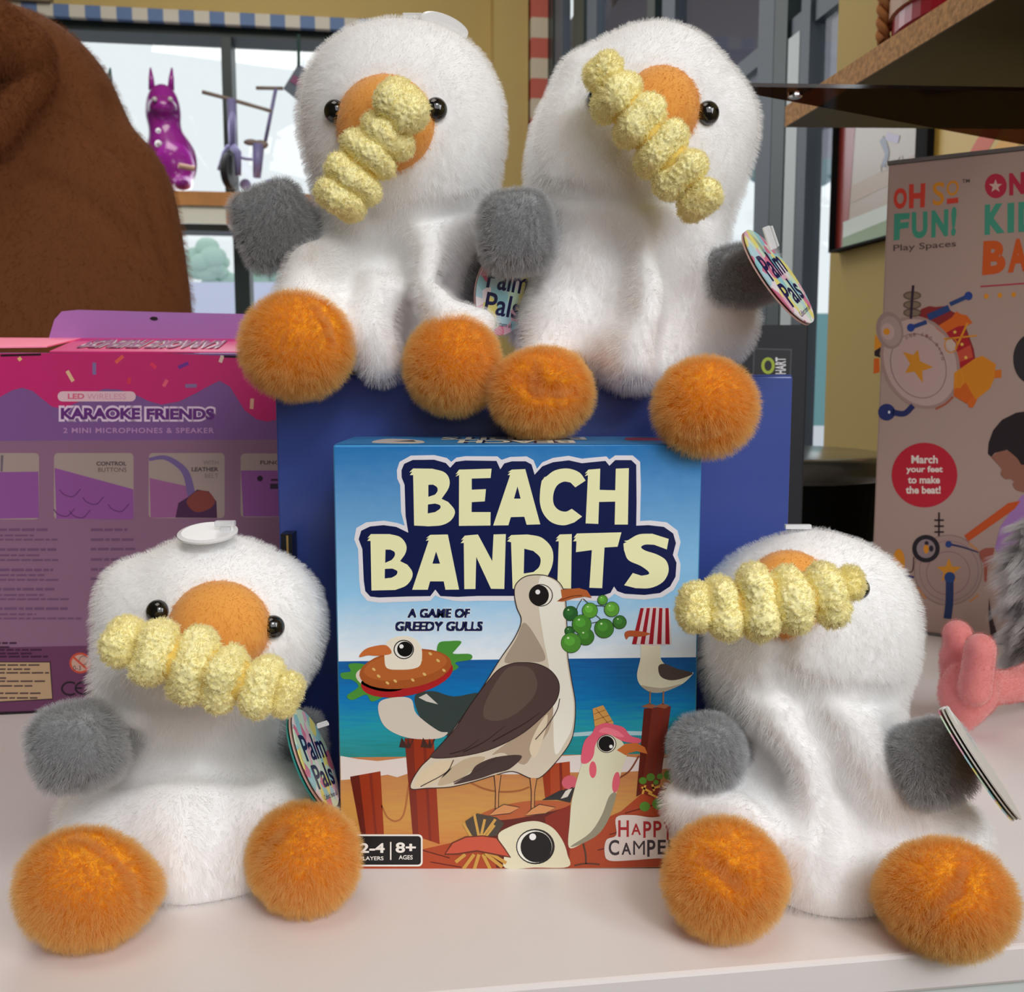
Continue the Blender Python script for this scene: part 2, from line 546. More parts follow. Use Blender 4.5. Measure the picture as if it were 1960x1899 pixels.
class Sdf:
    def __init__(s, k=0.006):
        s.ops, s.k, s.lo, s.hi = [], k, np.full(3, 9e9), np.full(3, -9e9)
        s.off = 0.0                      # shrinks the solid so that the pile fills the outline
    def _grow(s, lo, hi):
        s.lo, s.hi = np.minimum(s.lo, lo), np.maximum(s.hi, hi)
    def ell(s, c, r, R=None, k=None, op='add'):
        c, r = np.asarray(c, float), np.asarray(r, float)
        R = np.eye(3) if R is None else R
        def fn(P):
            q = (P - c) @ R
            k0 = np.linalg.norm(q / r, axis=1)
            k1 = np.linalg.norm(q / (r * r), axis=1) + 1e-9
            return k0 * (k0 - 1) / k1
        if op == 'add':
            m = float(max(r))
            s._grow(c - m, c + m)
        s.ops.append((op, fn, s.k if k is None else k))
        return s
    def rbox(s, c, h, r, R=None, k=None, op='add'):
        c, h = np.asarray(c, float), np.asarray(h, float)
        R = np.eye(3) if R is None else R
        def fn(P):
            q = np.abs((P - c) @ R) - (h - r)
            return np.linalg.norm(np.maximum(q, 0), axis=1) + np.minimum(q.max(1), 0) - r
        if op == 'add':
            m = float(np.linalg.norm(h))
            s._grow(c - m, c + m)
        s.ops.append((op, fn, s.k if k is None else k))
        return s
    def cone(s, pts, rs, k=None, op='add'):
        pts = [np.asarray(p, float) for p in pts]
        rs = rs if isinstance(rs, (list, tuple)) else [rs] * len(pts)
        def fn(P):
            d = np.full(len(P), 9e9)
            for a, b, ra, rb in zip(pts[:-1], pts[1:], rs[:-1], rs[1:]):
                ab = b - a
                t = np.clip((P - a) @ ab / (ab @ ab), 0, 1)
                d = np.minimum(d, np.linalg.norm(P - a - t[:, None] * ab, axis=1) - (ra + (rb - ra) * t))
            return d
        if op == 'add':
            for p, r in zip(pts, rs):
                s._grow(p - r, p + r)
        s.ops.append((op, fn, s.k if k is None else k))
        return s
    def cut_box(s, lo, hi):              # hard support: nothing inside this box
        lo, hi = np.asarray(lo, float), np.asarray(hi, float)
        c, h = (lo + hi) / 2, (hi - lo) / 2
        def fn(P):
            q = np.abs(P - c) - h
            return -(np.linalg.norm(np.maximum(q, 0), axis=1) + np.minimum(q.max(1), 0))
        s.ops.append(('hard', fn, 0.0015))
        return s
    def __call__(s, P):
        d, hard = None, False
        for op, fn, k in s.ops:
            e = fn(P)
            if op == 'hard':
                h = np.maximum(k - np.abs(d + s.off * (not hard) - e), 0) / k
                d = np.maximum(d + s.off * (not hard), e) + h * h * k * 0.25
                hard = True
                continue
            if d is None:
                d = e
            elif op == 'add':
                h = np.maximum(k - np.abs(d - e), 0) / k
                d = np.minimum(d, e) - h * h * k * 0.25
            else:
                e = -e - s.off
                h = np.maximum(k - np.abs(d - e), 0) / k
                d = np.maximum(d, e) + h * h * k * 0.25
        return d if hard else d + s.off
    def grad(s, P, e=0.0004):
        g = np.stack([s(P + np.eye(3)[i] * e) - s(P - np.eye(3)[i] * e) for i in range(3)], 1)
        return g / (np.linalg.norm(g, axis=1, keepdims=True) + 1e-12)
    def march(s, px, py):                # first surface point under a photo pixel
        d = unit(ray(px, py))
        t = max(0.05, np.linalg.norm((s.lo + s.hi) / 2 - CAM) - np.linalg.norm(s.hi - s.lo) / 2 - 0.02)
        for _ in range(160):
            v = float(s((CAM + d * t)[None])[0])
            if v < 2e-5:
                return CAM + d * t
            t += max(v * 0.7, 2e-5)
            if t > 3:
                return None
        return CAM + d * t
    def mesh(s, h):
        pad = 2.5 * h + 0.7 * max(o[2] for o in s.ops)
        lo = s.lo - pad
        n = np.ceil((s.hi + pad - lo) / h).astype(int) + 1
        ax = [lo[i] + h * np.arange(n[i]) for i in range(3)]
        G = np.stack(np.meshgrid(*ax, indexing='ij'), -1).reshape(-1, 3)
        D = np.concatenate([s(G[i:i + 200000]) for i in range(0, len(G), 200000)]).reshape(n)
        S = D < 0
        # naive surface nets
        corners = [(i, j, k) for i in (0, 1) for j in (0, 1) for k in (0, 1)]
        cell = lambda A, c: A[c[0]:n[0] - 1 + c[0], c[1]:n[1] - 1 + c[1], c[2]:n[2] - 1 + c[2]]
        acc = np.zeros(tuple(n - 1) + (3,)); cnt = np.zeros(tuple(n - 1))
        for a in corners:
            for ax_ in range(3):
                if a[ax_] == 0:
                    b = list(a); b[ax_] = 1
                    da, db = cell(D, a), cell(D, b)
                    x = (da < 0) != (db < 0)
                    t = np.where(x, da / np.where(x, da - db, 1), 0)
                    p = np.zeros(acc.shape)
                    for q in range(3):
                        p[..., q] = a[q] + (t if q == ax_ else 0)
                    acc += p * x[..., None]; cnt += x
        on = cnt > 0
        ids = np.full(on.shape, -1); ids[on] = np.arange(on.sum())
        base = np.stack(np.nonzero(on), 1)
        V = lo + h * (base + acc[on] / cnt[on][:, None])
        faces = []
        for ax_ in range(3):
            o1, o2 = (ax_ + 1) % 3, (ax_ + 2) % 3
            sl0 = [slice(1, n[q] - 1) for q in range(3)]; sl1 = list(sl0)
            sl0[ax_] = slice(0, n[ax_] - 1); sl1[ax_] = slice(1, n[ax_])
            A, B = S[tuple(sl0)], S[tuple(sl1)]
            for mask, flip in ((A & ~B, False), (~A & B, True)):
                I = np.stack(np.nonzero(mask), 1)
                for q in range(3):
                    if q != ax_:
                        I[:, q] += 1
                def cid(d1, d2):
                    J = I.copy(); J[:, o1] += d1; J[:, o2] += d2
                    return ids[J[:, 0], J[:, 1], J[:, 2]]
                Q = np.stack([cid(-1, -1), cid(0, -1), cid(0, 0), cid(-1, 0)], 1)
                faces.append(Q[:, ::-1] if flip else Q)
        Fc = np.concatenate(faces)
        for _ in range(2):
            V = V - s.grad(V) * np.clip(s(V), -h, h)[:, None]
        return V, Fc
    def build(s, name, h, mats, parent=None):
        V, Fc = s.mesh(h)
        return make(name, V, Fc, mats, parent, smooth=True)

def fur(o, strands, length, slot=2, down=0.0, side=0.0, rnd=0.25, kids=10, root=0.00006, tip=0.00002, seed=1, rough=0.4, segs=3, back=0.0, sparse=None, clump=0.0, normal=1.0):
    """short pile growing from the part's own surface"""
    md = o.modifiers.new('pile', 'PARTICLE_SYSTEM')
    ps = o.particle_systems[-1]
    ps.seed = seed
    st = ps.settings
    st.name = o.name + '_pile'
    st.type = 'HAIR'
    st.use_advanced_hair = True
    st.count = strands
    st.emit_from = 'FACE'
    st.distribution = 'RAND'
    st.use_even_distribution = True
    st.hair_length = length
    st.hair_step = segs
    st.render_step = 2
    st.display_step = 2
    q = length / 4.0                     # growth speeds: a strand grows for four units of time
    st.normal_factor = normal * q
    st.object_align_factor = (side * q, back * q, -down * q)
    st.factor_random = rnd * q
    st.material = slot
    st.root_radius = 1.0
    st.tip_radius = tip / root
    st.radius_scale = root
    st.use_close_tip = True
    if kids > 1:
        st.child_type = 'INTERPOLATED'
        st.child_percent = 2
        st.rendered_child_count = kids
        st.child_length = 1.0
        st.child_length_threshold = 0.0
        st.roughness_1 = 0.0
        st.roughness_2 = rough * length
        st.roughness_2_size = 0.6
        st.roughness_endpoint = rough * length * 0.6
        st.clump_factor = clump
    if sparse is not None:
        vg = o.vertex_groups.new(name='pile_length')
        for i, w in enumerate(sparse):
            vg.add([i], float(w), 'REPLACE')
        ps.vertex_group_length = 'pile_length'
    return ps
# ================================================================== the shop (setting)
PHI = math.atan(0.145)
U = np.array([math.cos(PHI), math.sin(PHI), 0])      # along the back wall
Vv = np.array([-math.sin(PHI), math.cos(PHI), 0])    # towards the back
Zv = np.array([0, 0, 1.0])
CORNER = np.array([0.1247, 4.07, 0])
RPT = np.array([0.490, 1.55, 0])
FLOOR, CEIL = -0.78, 2.15
YELLOW = mat('mustard_wall_paint', lin((190, 166, 108)), 0.8, bump=(0.15, 90), spec=0.2)
FRAME = mat('dark_green_window_frame', lin((38, 52, 54)), 0.45)
STEEL = mat('steel_blue_frame', lin((74, 84, 98)), 0.5)
GLASS = glass_mat('window_glass', (0.97, 0.99, 0.99), 0.04)
back = lambda px, py: hit(px, py, CORNER, Vv)
right = lambda px, py: hit(px, py, RPT, U)
def on_uv(P):                           # room coordinates of a point
    q = P - CORNER
    return float(q @ U), float(q @ Vv), float(P[2])
def uvz(u, v, z):
    return CORNER + U * u + Vv * v + Zv * z
def rbox(mb, u0, u1, v0, v1, z0, z1):
    return mb.box(uvz((u0 + u1) / 2, (v0 + v1) / 2, (z0 + z1) / 2), U * (u1 - u0) / 2, Vv * (v1 - v0) / 2, Zv * (z1 - z0) / 2)
def setting(mb, name, mats):
    return tag(mb.build(name, mats), kind='structure')

mb = MB(); rbox(mb, -4.2, 1.6, -6.0, 0.25, FLOOR - 0.1, FLOOR)
setting(mb, 'floor', [mat('grey_floor_tile', (0.20, 0.19, 0.18), 0.5, var=0.15, vscale=4)])
mb = MB(); rbox(mb, -4.2, 1.6, -6.0, 0.25, CEIL, CEIL + 0.1)
setting(mb, 'ceiling', [mat('ceiling_paint', (0.55, 0.50, 0.42), 0.9)])
# back wall: a storefront window with a painted band above it
W0, W1 = -3.9, on_uv(back(800, 200))[0]
ZT = on_uv(back(330, 40))[2]            # top of the window
ZF = on_uv(back(330, 62))[2]
ZS = -0.35
mb = MB()
rbox(mb, -4.2, W0, 0, 0.2, FLOOR, CEIL); rbox(mb, W1, 0.0, 0, 0.2, FLOOR, CEIL)
rbox(mb, W0, W1, 0, 0.2, ZT, CEIL); rbox(mb, W0, W1, 0, 0.2, FLOOR, ZS)
setting(mb, 'wall_back', [YELLOW])
mb = MB()                               # mustard column standing proud of the wall
cu0, cu1 = on_uv(back(930, 200))[0], on_uv(back(1003, 200))[0]
rbox(mb, cu0 + 0.02, cu1, -0.10, 0, FLOOR, CEIL)
setting(mb, 'wall_column', [YELLOW])
mb = MB(); rbox(mb, -4.4, -4.2, -6.0, 0.25, FLOOR, CEIL); setting(mb, 'wall_left', [YELLOW])
mb = MB(); rbox(mb, -4.2, 1.6, -6.2, -6.0, FLOOR, CEIL); setting(mb, 'wall_front', [mat('shop_back_paint', (0.42, 0.36, 0.26), 0.9)])
# blue and white chequered strip over the window
mb = MB()
z0, z1 = ZT - 0.012, ZT + 0.030
n = 64
for i in range(n):
    mb.cur = i % 2
    a, b = W0 + (W1 - W0) * i / n, W0 + (W1 - W0) * (i + 1) / n
    rbox(mb, a, b, -0.03, 0.0, z0, z1)
setting(mb, 'trim_1', [mat('blue_strip', lin((96, 122, 168)), 0.6), mat('white_strip', lin((205, 200, 190)), 0.6)])
# red and white strip on the column's edge
mb = MB()
a, b = on_uv(back(1007, 200))[0], on_uv(back(1038, 200))[0]
zz = on_uv(back(1020, 16))[2]; dz = zz - on_uv(back(1020, 54))[2]
for i in range(-12, 30):
    mb.cur = i % 2
    rbox(mb, a, b, -0.12, 0, zz - dz * (i + 1), zz - dz * i)
setting(mb, 'trim_2', [mat('red_strip', lin((196, 98, 84)), 0.6), mat('cream_strip', lin((210, 196, 176)), 0.6)])

mb = MB(); p, q = on_uv(back(-160, -60)), on_uv(back(103, 12))
rbox(mb, p[0], q[0], -0.05, 0, q[2], p[2]); tag(mb.build('wall_vent', [mat('grey_duct', lin((128, 112, 92)), 0.6)]), 'grey duct box on the mustard wall above the window', 'vent')
# window 1: frame, mullions and panes
zrail0, zrail1 = on_uv(back(380, 440))[2], on_uv(back(380, 427))[2]
mb = MB()
rbox(mb, W0, W1, 0.02, 0.16, ZF, ZT); rbox(mb, W0, W1, 0.02, 0.16, ZS, ZS + 0.06)
rbox(mb, W0, W1, 0.02, 0.16, zrail0, zrail1)
for p0, p1, za, zb in ((428, 447, zrail1, ZT), (440, 470, ZS, zrail0), (-120, -95, ZS, ZT), (-600, -575, ZS, ZT)):
    rbox(mb, on_uv(back(p0, 300))[0], on_uv(back(p1, 300))[0], 0.02, 0.16, za, zb)
rbox(mb, W1 - 0.05, W1, 0.02, 0.16, ZS, ZT); rbox(mb, W0, W0 + 0.05, 0.02, 0.16, ZS, ZT)
win = setting(mb, 'window_1', [FRAME])
mb = MB(); rbox(mb, W0, W1, 0.085, 0.093, ZS, ZT); mb.build('pane', [GLASS], win)

# right wall: storefront frames seen at a glancing angle, then mustard wall towards the camera
Rv = lambda px: on_uv(right(px, 400))[1]
RU = on_uv(RPT)[0]
v_wall = Rv(1592)
mb = MB(); rbox(mb, RU, RU + 0.02, -6.0, v_wall, FLOOR, CEIL); setting(mb, 'wall_right', [YELLOW])
ztr = on_uv(right(1500, 88))[2]; ztr1 = on_uv(right(1500, 50))[2]
mb = MB()
mb.cur = 0
for p0, p1 in ((1040, 1060), (1098, 1118), (1238, 1252), (1479, 1503)):
    rbox(mb, RU - 0.006, RU + 0.022, Rv(p1), Rv(p0), FLOOR, CEIL)
rbox(mb, RU, RU + 0.02, v_wall, 0, FLOOR, -0.45)
mb.cur = 1
for p0, p1 in ((1064, 1078), (1124, 1142), (1266, 1290), (1449, 1478), (1529, 1546)):
    rbox(mb, RU - 0.006, RU + 0.022, Rv(p1), Rv(p0), FLOOR, CEIL)
rbox(mb, RU, RU + 0.02, v_wall, 0, ztr, ztr1)
rbox(mb, RU, RU + 0.02, v_wall, 0, CEIL - 0.08, CEIL)
mb.cur = 2
rbox(mb, RU - 0.006, RU + 0.022, Rv(1527), Rv(1506), FLOOR, ztr)
w2 = setting(mb, 'window_2', [FRAME, STEEL, mat('white_door_frame', lin((190, 200, 206)), 0.4)])
mb = MB(); rbox(mb, RU + 0.007, RU + 0.012, v_wall, 0, -0.45, CEIL); mb.build('pane', [GLASS], w2)

# outside: car park, canopy over the entrance, a low building, hedges and trees
mb = MB(); mb.bbox((-40, 4.6, FLOOR - 0.3), (60, 70, FLOOR - 0.2)); rbox(mb, RU + 0.3, RU + 30, -12, 0.3, FLOOR - 0.3, FLOOR - 0.2)
setting(mb, 'ground', [mat('pale_car_park', (0.62, 0.62, 0.66), 0.9)])
mb = MB(); rbox(mb, RU + 0.12, RU + 1.9, -3.2, 1.5, 1.36, 1.55)
setting(mb, 'canopy', [mat('canopy_soffit', lin((126, 122, 138)), 0.8)])
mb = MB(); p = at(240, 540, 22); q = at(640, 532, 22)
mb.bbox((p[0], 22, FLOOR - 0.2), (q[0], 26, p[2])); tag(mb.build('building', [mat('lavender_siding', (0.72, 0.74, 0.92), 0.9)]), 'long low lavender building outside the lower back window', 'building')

def tree(name, c, r, trunk, m, label, cat, seed):
    rg = np.random.default_rng(seed)
    t = thing(name, (c[0], c[1], FLOOR - 0.2), label, cat, None)
    mb = MB()
    for i in range(26):
        d = rg.normal(size=3); d /= np.linalg.norm(d)
        mb.ell(np.asarray(c) + d * np.asarray(r) * rg.uniform(0.3, 0.85), np.asarray(r) * rg.uniform(0.25, 0.45), 10, 7)
    mb.build('foliage', [m], t, smooth=True)
    mb = MB(); mb.tube([(c[0], c[1], FLOOR - 0.2), c], [trunk, trunk * 0.6], 8); mb.build('trunk', [mat('bark', (0.12, 0.08, 0.05), 0.9)], t)
    return t
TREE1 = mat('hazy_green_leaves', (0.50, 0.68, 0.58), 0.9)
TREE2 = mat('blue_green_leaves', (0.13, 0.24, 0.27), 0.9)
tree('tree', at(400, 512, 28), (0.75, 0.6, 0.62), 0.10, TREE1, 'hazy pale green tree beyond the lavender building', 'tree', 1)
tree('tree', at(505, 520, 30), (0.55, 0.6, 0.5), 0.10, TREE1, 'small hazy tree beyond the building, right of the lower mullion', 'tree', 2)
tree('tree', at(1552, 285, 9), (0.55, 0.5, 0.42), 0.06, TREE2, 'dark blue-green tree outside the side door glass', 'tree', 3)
mb = MB(); p, q = at(1500, 600, 8), at(1640, 815, 8)
mb.bbox((p[0] - .3, 8, q[2]), (q[0] + .6, 8.6, p[2])); tag(mb.build('van', [mat('teal_van_paint', (0.20, 0.42, 0.44), 0.3)]), 'blurred teal vehicle outside the side door glass', 'vehicle')
# ================================================================== display table
t = thing('display_table', (0, 0.6, FLOOR), 'white display table under the gulls and boxes', 'table')
_e = np.array([1.0, 0.14, 0]); _f = np.array([0, 0.262, 0])
TOP = mat('white_laminate', (0.80, 0.75, 0.73), 0.35, spec=0.4)
EDGE = mat('pale_green_edge_band', (0.66, 0.71, 0.69), 0.4)
EX = unit(_e); EY = np.array([-EX[1], EX[0], 0])
mb = MB(); mb.box(_f + EY * 0.42 - Zv * 0.006, EX * 0.55, EY * 0.42, Zv * 0.006); mb.build('tabletop', [TOP], t, bevel=0.0012)
mb = MB(); mb.box(_f + EY * 0.42 - Zv * 0.047, EX * 0.548, EY * 0.418, Zv * 0.035); mb.build('apron', [EDGE], t)
for sx in (-1, 1):
    for sy in (0.05, 0.78):
        mb = MB(); mb.box(_f + EX * 0.51 * sx + EY * sy + Zv * (FLOOR - 0.082) / 2, EX * 0.03, EY * 0.03, Zv * (-FLOOR - 0.082) / 2); mb.build('leg', [EDGE], t)

# ================================================================== blue carton the upper pair sits on
t = thing('carton', (0, 0.43, 0), 'plain dark blue carton behind the game box', 'box')
mb = MB(); mb.bbox((-0.0885, 0.385, 0), (0.1048, 0.485, 0.1655))
mb.build('shell', [mat('royal_blue_card', lin((58, 78, 152)), 0.35, coat=0.2)], t, bevel=0.0008)
mb = MB(); mb.bbox((-0.0880, 0.3855, 0.1655), (0.1043, 0.4845, 0.1660)); mb.build('lid_flap', [MATS['royal_blue_card']], t)
# slim black sleeve with a gold stripe between the pink box and the blue one
a0, a1 = at(537, 1022, 0.374), at(559, 1022, 0.374)
t = thing('sleeve', (a0[0], 0.376, 0), 'slim black sleeve with a gold stripe beside the blue carton', 'box')
mb = MB(); mb.bbox((a0[0], 0.374, 0), (a1[0], 0.382, a0[2])); mb.build('shell', [mat('black_card', (0.006, 0.006, 0.008), 0.3)], t)
g0, g1 = at(548, 1022, 0.374), at(552, 1022, 0.374)
mb = MB(); mb.bbox((g0[0], 0.3737, 0.0), (g1[0], 0.374, a0[2] - 0.0006)); mb.build('stripe', [mat('gold_foil', (0.55, 0.36, 0.12), 0.3, metal=0.8)], t)

# ================================================================== game box
GK = 0.70
gb = thing('game_box', (0.0018, 0.352, 0), 'glossy blue card game box with cartoon gulls on its front', 'game box')
CARD = ramp_mat('blue_game_card', [(0.0, lin((150, 60, 40))), (0.16, lin((190, 120, 60))), (0.36, lin((60, 140, 150))), (0.55, lin((60, 130, 170))), (1.0, lin((60, 145, 205)))], lo=0, hi=0.1435, rough=0.3)
mb = MB(); mb.bbox((-0.0578, 0.330, 0), (0.0613, 0.375, 0.1435)); mb.build('carton', [CARD], gb, bevel=0.0009)
def fm(x, y): return hit(x, y, (0, 0.330, 0), (0, 1, 0))
def A1(pts): return [(630 + x / 2.685, 820 + y / 2.685) for x, y in pts]
def A2(pts): return [(630 + x / 2.685, 1240 + y / 2.685) for x, y in pts]
NRM = (0, -1, 0)
pr = Print(fm, NRM, K=GK, rough=0.28, pre='game')
SKY = ramp_mat('printed_sky', [(0.0, tuple(x / GK for x in lin((206, 214, 220)))), (0.30, tuple(x / GK for x in lin((128, 178, 212)))), (1.0, tuple(min(.9, x / GK) for x in lin((30, 104, 166))))], lo=0.0735, hi=0.143, rough=0.28, noise=0.12, nscale=(30, 30, 60))
SEA = ramp_mat('printed_sea', [(0.0, tuple(x / GK for x in lin((30, 118, 116)))), (0.30, tuple(x / GK for x in lin((30, 134, 150)))), (0.6, tuple(x / GK for x in lin((10, 104, 164)))), (1.0, tuple(x / GK for x in lin((20, 80, 140))))], lo=0.0385, hi=0.0735, rough=0.28, noise=0.55, nscale=(14, 14, 190))
SAND = ramp_mat('printed_sand', [(0.0, tuple(x / GK for x in lin((176, 100, 50)))), (0.55, tuple(x / GK for x in lin((178, 132, 66)))), (1.0, tuple(x / GK for x in lin((168, 112, 70))))], lo=0.0, hi=0.035, rough=0.28, noise=0.5, nscale=(20, 20, 160))
# corners of the printable front
TL, TR, BR, BL = (640, 856), (1342, 852), (1324, 1659), (655, 1668)
def lerp(a, b, t): return (a[0] + (b[0] - a[0]) * t, a[1] + (b[1] - a[1]) * t)
hl, hr = (648, 1266), (1332, 1258)
pr.poly([TL, TR, hr, hl], SKY, 1)
sl, sr = (651, 1450), (1329, 1442)
pr.poly([hl, hr, sr, sl], SEA, 1)
pr.poly([sl, sr, BR, BL], SAND, 1)
WHT = (196, 188, 184)
pr.poly(A2([(58, 555), (150, 572), (250, 582), (350, 570), (420, 560), (620, 540), (900, 560), (1215, 555), (1400, 545), (1640, 570), (1872, 560), (1866, 605), (1700, 625), (1500, 640), (1240, 640), (1000, 650), (700, 650), (410, 645), (350, 665), (300, 652), (200, 668), (60, 680)]), WHT, 2)
pr.poly(A2([(1215, 440), (1400, 425), (1640, 430), (1870, 425), (1870, 440), (1640, 450), (1400, 448), (1215, 458)]), (150, 180, 186), 2)
RUST, RUST2, RUSTD = (132, 46, 24), (150, 62, 34), (84, 28, 22)
# deck
pr.poly(A2([(62, 1160), (130, 1050), (480, 1035), (640, 1000), (900, 980), (1235, 960), (1500, 840), (1600, 755), (1862, 660), (1840, 1118), (1700, 1124), (700, 1140)]), RUST2, 2)
for a, b in (((1520, 850), (1830, 760)), ((1440, 960), (1830, 850)), ((1380, 1040), (1700, 960)), ((480, 1040), (620, 1080)), ((520, 1100), (680, 1128))):
    pr.line(A2([a, b]), 2.0, RUSTD, 3)
# posts
def post(p, c1, c2, lev=3, top=None):
    pr.poly(A2(p), c1, lev)
    (x0, y0), (x1, y1), (x2, y2), (x3, y3) = p
    pr.poly(A2([(x0, y0), (x0 + (x1 - x0) * .3, y0 + (y1 - y0) * .3), (x3 + (x2 - x3) * .22, y3 + (y2 - y3) * .22), (x3, y3)]), c2, lev + 0.4)
    pr.poly(A2([(x0 + (x1 - x0) * .62, y0 + (y1 - y0) * .62), (x0 + (x1 - x0) * .72, y0 + (y1 - y0) * .72), (x3 + (x2 - x3) * .7, y3 + (y2 - y3) * .7), (x3 + (x2 - x3) * .6, y3 + (y2 - y3) * .6)]), (112, 38, 26), lev + 0.4)
post([(108, 662), (264, 634), (282, 962), (165, 965)], RUST, RUSTD)
post([(388, 465), (538, 468), (568, 1008), (430, 962)], RUST, (108, 38, 26))
pr.line(A2([(270, 810), (300, 870), (345, 890), (385, 850), (410, 700)]), 3.2, (150, 92, 52), 3)
pr.line(A2([(720, 690), (800, 725), (880, 740), (970, 735), (1030, 715)]), 3.5, (140, 84, 48), 3)
post([(1092, 602), (1237, 584), (1240, 785), (1110, 770)], RUST2, RUST)
post([(1618, 312), (1757, 300), (1700, 700), (1578, 765)], (104, 40, 30), RUSTD)
pr.line(A2([(1490, 670), (1545, 630), (1592, 555)]), 3.2, (110, 58, 40), 3)
pr.poly(A2([(1240, 800), (1235, 1130), (860, 1130), (800, 875)]), RUSTD, 3)
pr.poly(A2([(1110, 870), (1240, 800), (1235, 1130), (1130, 1130)]), (118, 38, 26), 3.4)
pr.poly(A2([(765, 868), (860, 820), (1000, 790), (1130, 785), (1240, 798), (1180, 830), (1000, 870), (860, 885)]), (158, 82, 48), 3.6, sm=True)
# striped-hat gull
CR, CRD = (206, 202, 178), (166, 156, 136)
pr.poly(A2([(1604, -30), (1640, -75), (1680, -68), (1702, -20), (1706, 60), (1765, 112), (1830, 135), (1872, 128), (1815, 185), (1720, 225), (1650, 226), (1600, 192), (1582, 140), (1600, 50)]), CR, 4, sm=True)
pr.poly(A2([(1600, 192), (1650, 200), (1720, 205), (1815, 185), (1720, 226), (1650, 227)]), CRD, 4.3, sm=True)
pr.poly(A2([(1692, 95), (1725, 82), (1790, 108), (1868, 130), (1810, 158), (1750, 166), (1702, 145)]), (74, 62, 58), 4.5, sm=True)
for x in (1650, 1718):
    pr.line(A2([(x, 222), (x - 2, 290)]), 2.6, (150, 100, 66), 4.4)
    pr.poly(A2([(x - 48, 302), (x - 5, 285), (x + 30, 296), (x + 10, 312)]), (140, 84, 56), 4.4)
hat = A1([(1600, 922), (1680, 916), (1752, 928), (1760, 1110), (1660, 1116), (1556, 1106)])
pr.poly(hat, (196, 184, 186), 5)
for f0 in (0.0, 0.21, 0.42, 0.63, 0.84):
    f1 = f0 + 0.11
    t0, b0 = (1600 + 152 * f0, 923), (1556 + 204 * f0, 1108); t1, b1 = (1600 + 152 * f1, 923), (1556 + 204 * f1, 1109)
    pr.poly(A1([t0, t1, b1, b0]), (140, 26, 38), 5.4)
pr.poly(A1([(1518, 1052), (1545, 1038), (1610, 1044), (1650, 1056), (1600, 1070), (1545, 1068), (1528, 1084)]), (160, 78, 44), 5.6, sm=True)
# burger gull
pr.poly(A2([(440, 250), (530, 222), (640, 250), (790, 240), (650, 430), (560, 442), (480, 380)]), (48, 58, 56), 4, sm=True)
pr.poly(A2([(255, 285), (330, 255), (420, 262), (450, 340), (560, 425), (610, 435), (560, 466), (430, 466), (330, 435), (270, 380)]), (186, 178, 166), 4.3, sm=True)
pr.poly(A2([(460, 255), (500, 235), (560, 290), (500, 275)]), (180, 178, 170), 4.6)
for x in (395, 505):
    pr.poly(A2([(x - 35, 510), (x - 22, 460), (x + 4, 500), (x + 10, 462), (x + 22, 498), (x + 34, 465), (x + 40, 470), (x + 20, 516)]), (60, 38, 34), 4.6)
GRN, GRND = (66, 128, 50), (46, 98, 40)
pr.poly(A2([(60, 130), (110, 120), (100, 85), (160, 80), (250, 110), (420, 220), (380, 240), (330, 272), (290, 250), (220, 276), (190, 240), (120, 268), (92, 245), (150, 200), (120, 165), (70, 158)]), GRN, 4.2, sm=True)
pr.poly(A2([(560, -20), (620, -35), (680, -32), (650, 10), (640, 30), (725, 32), (728, 60), (650, 75), (665, 100), (620, 120), (560, 80)]), GRN, 4.2, sm=True)
pr.ell(*A2([(270, 160)])[0], 50, 23, (190, 182, 170), 4.6, 10)
pr.ell(*A2([(400, 148)])[0], 90, 36, (150, 30, 34), 4.6, -12)
pr.ell(*A2([(420, 190)])[0], 58, 18, (120, 58, 34), 4.5, -10)
pr.ell(*A2([(392, 108)])[0], 89, 37, (146, 76, 34), 5, -8)
pr.ell(*A2([(392, 92)])[0], 80, 27, (160, 88, 42), 5.2, -8)
for x, y in ((230, 110), (300, 180), (340, 170), (490, 135), (560, 65), (590, 115), (255, 145), (430, 165), (520, 30), (470, 60)):
    pr.ell(*A2([(x, y)])[0], 4, 2.4, (194, 160, 96), 5.4, 40)
pr.poly(A2([(290, -15), (320, -48), (385, -62), (445, -45), (476, 5), (472, 80), (440, 105), (370, 112), (300, 105), (285, 60)]), (206, 200, 184), 5.6, sm=True)
pr.ell(*A2([(384, 8)])[0], 19.5, 18.5, (20, 18, 18), 5.8)
pr.ell(*A2([(384, 8)])[0], 17.5, 16.5, (206, 206, 200), 6.0)
pr.ell(*A2([(390, 6)])[0], 15, 14.5, (14, 13, 14), 6.2)
pr.ell(*A2([(372, -8)])[0], 4, 4, (220, 220, 216), 6.4)
pr.poly(A2([(155, 47), (175, 15), (215, -5), (292, -14), (320, 28), (250, 40), (200, 38)]), (176, 96, 48), 6, sm=True)
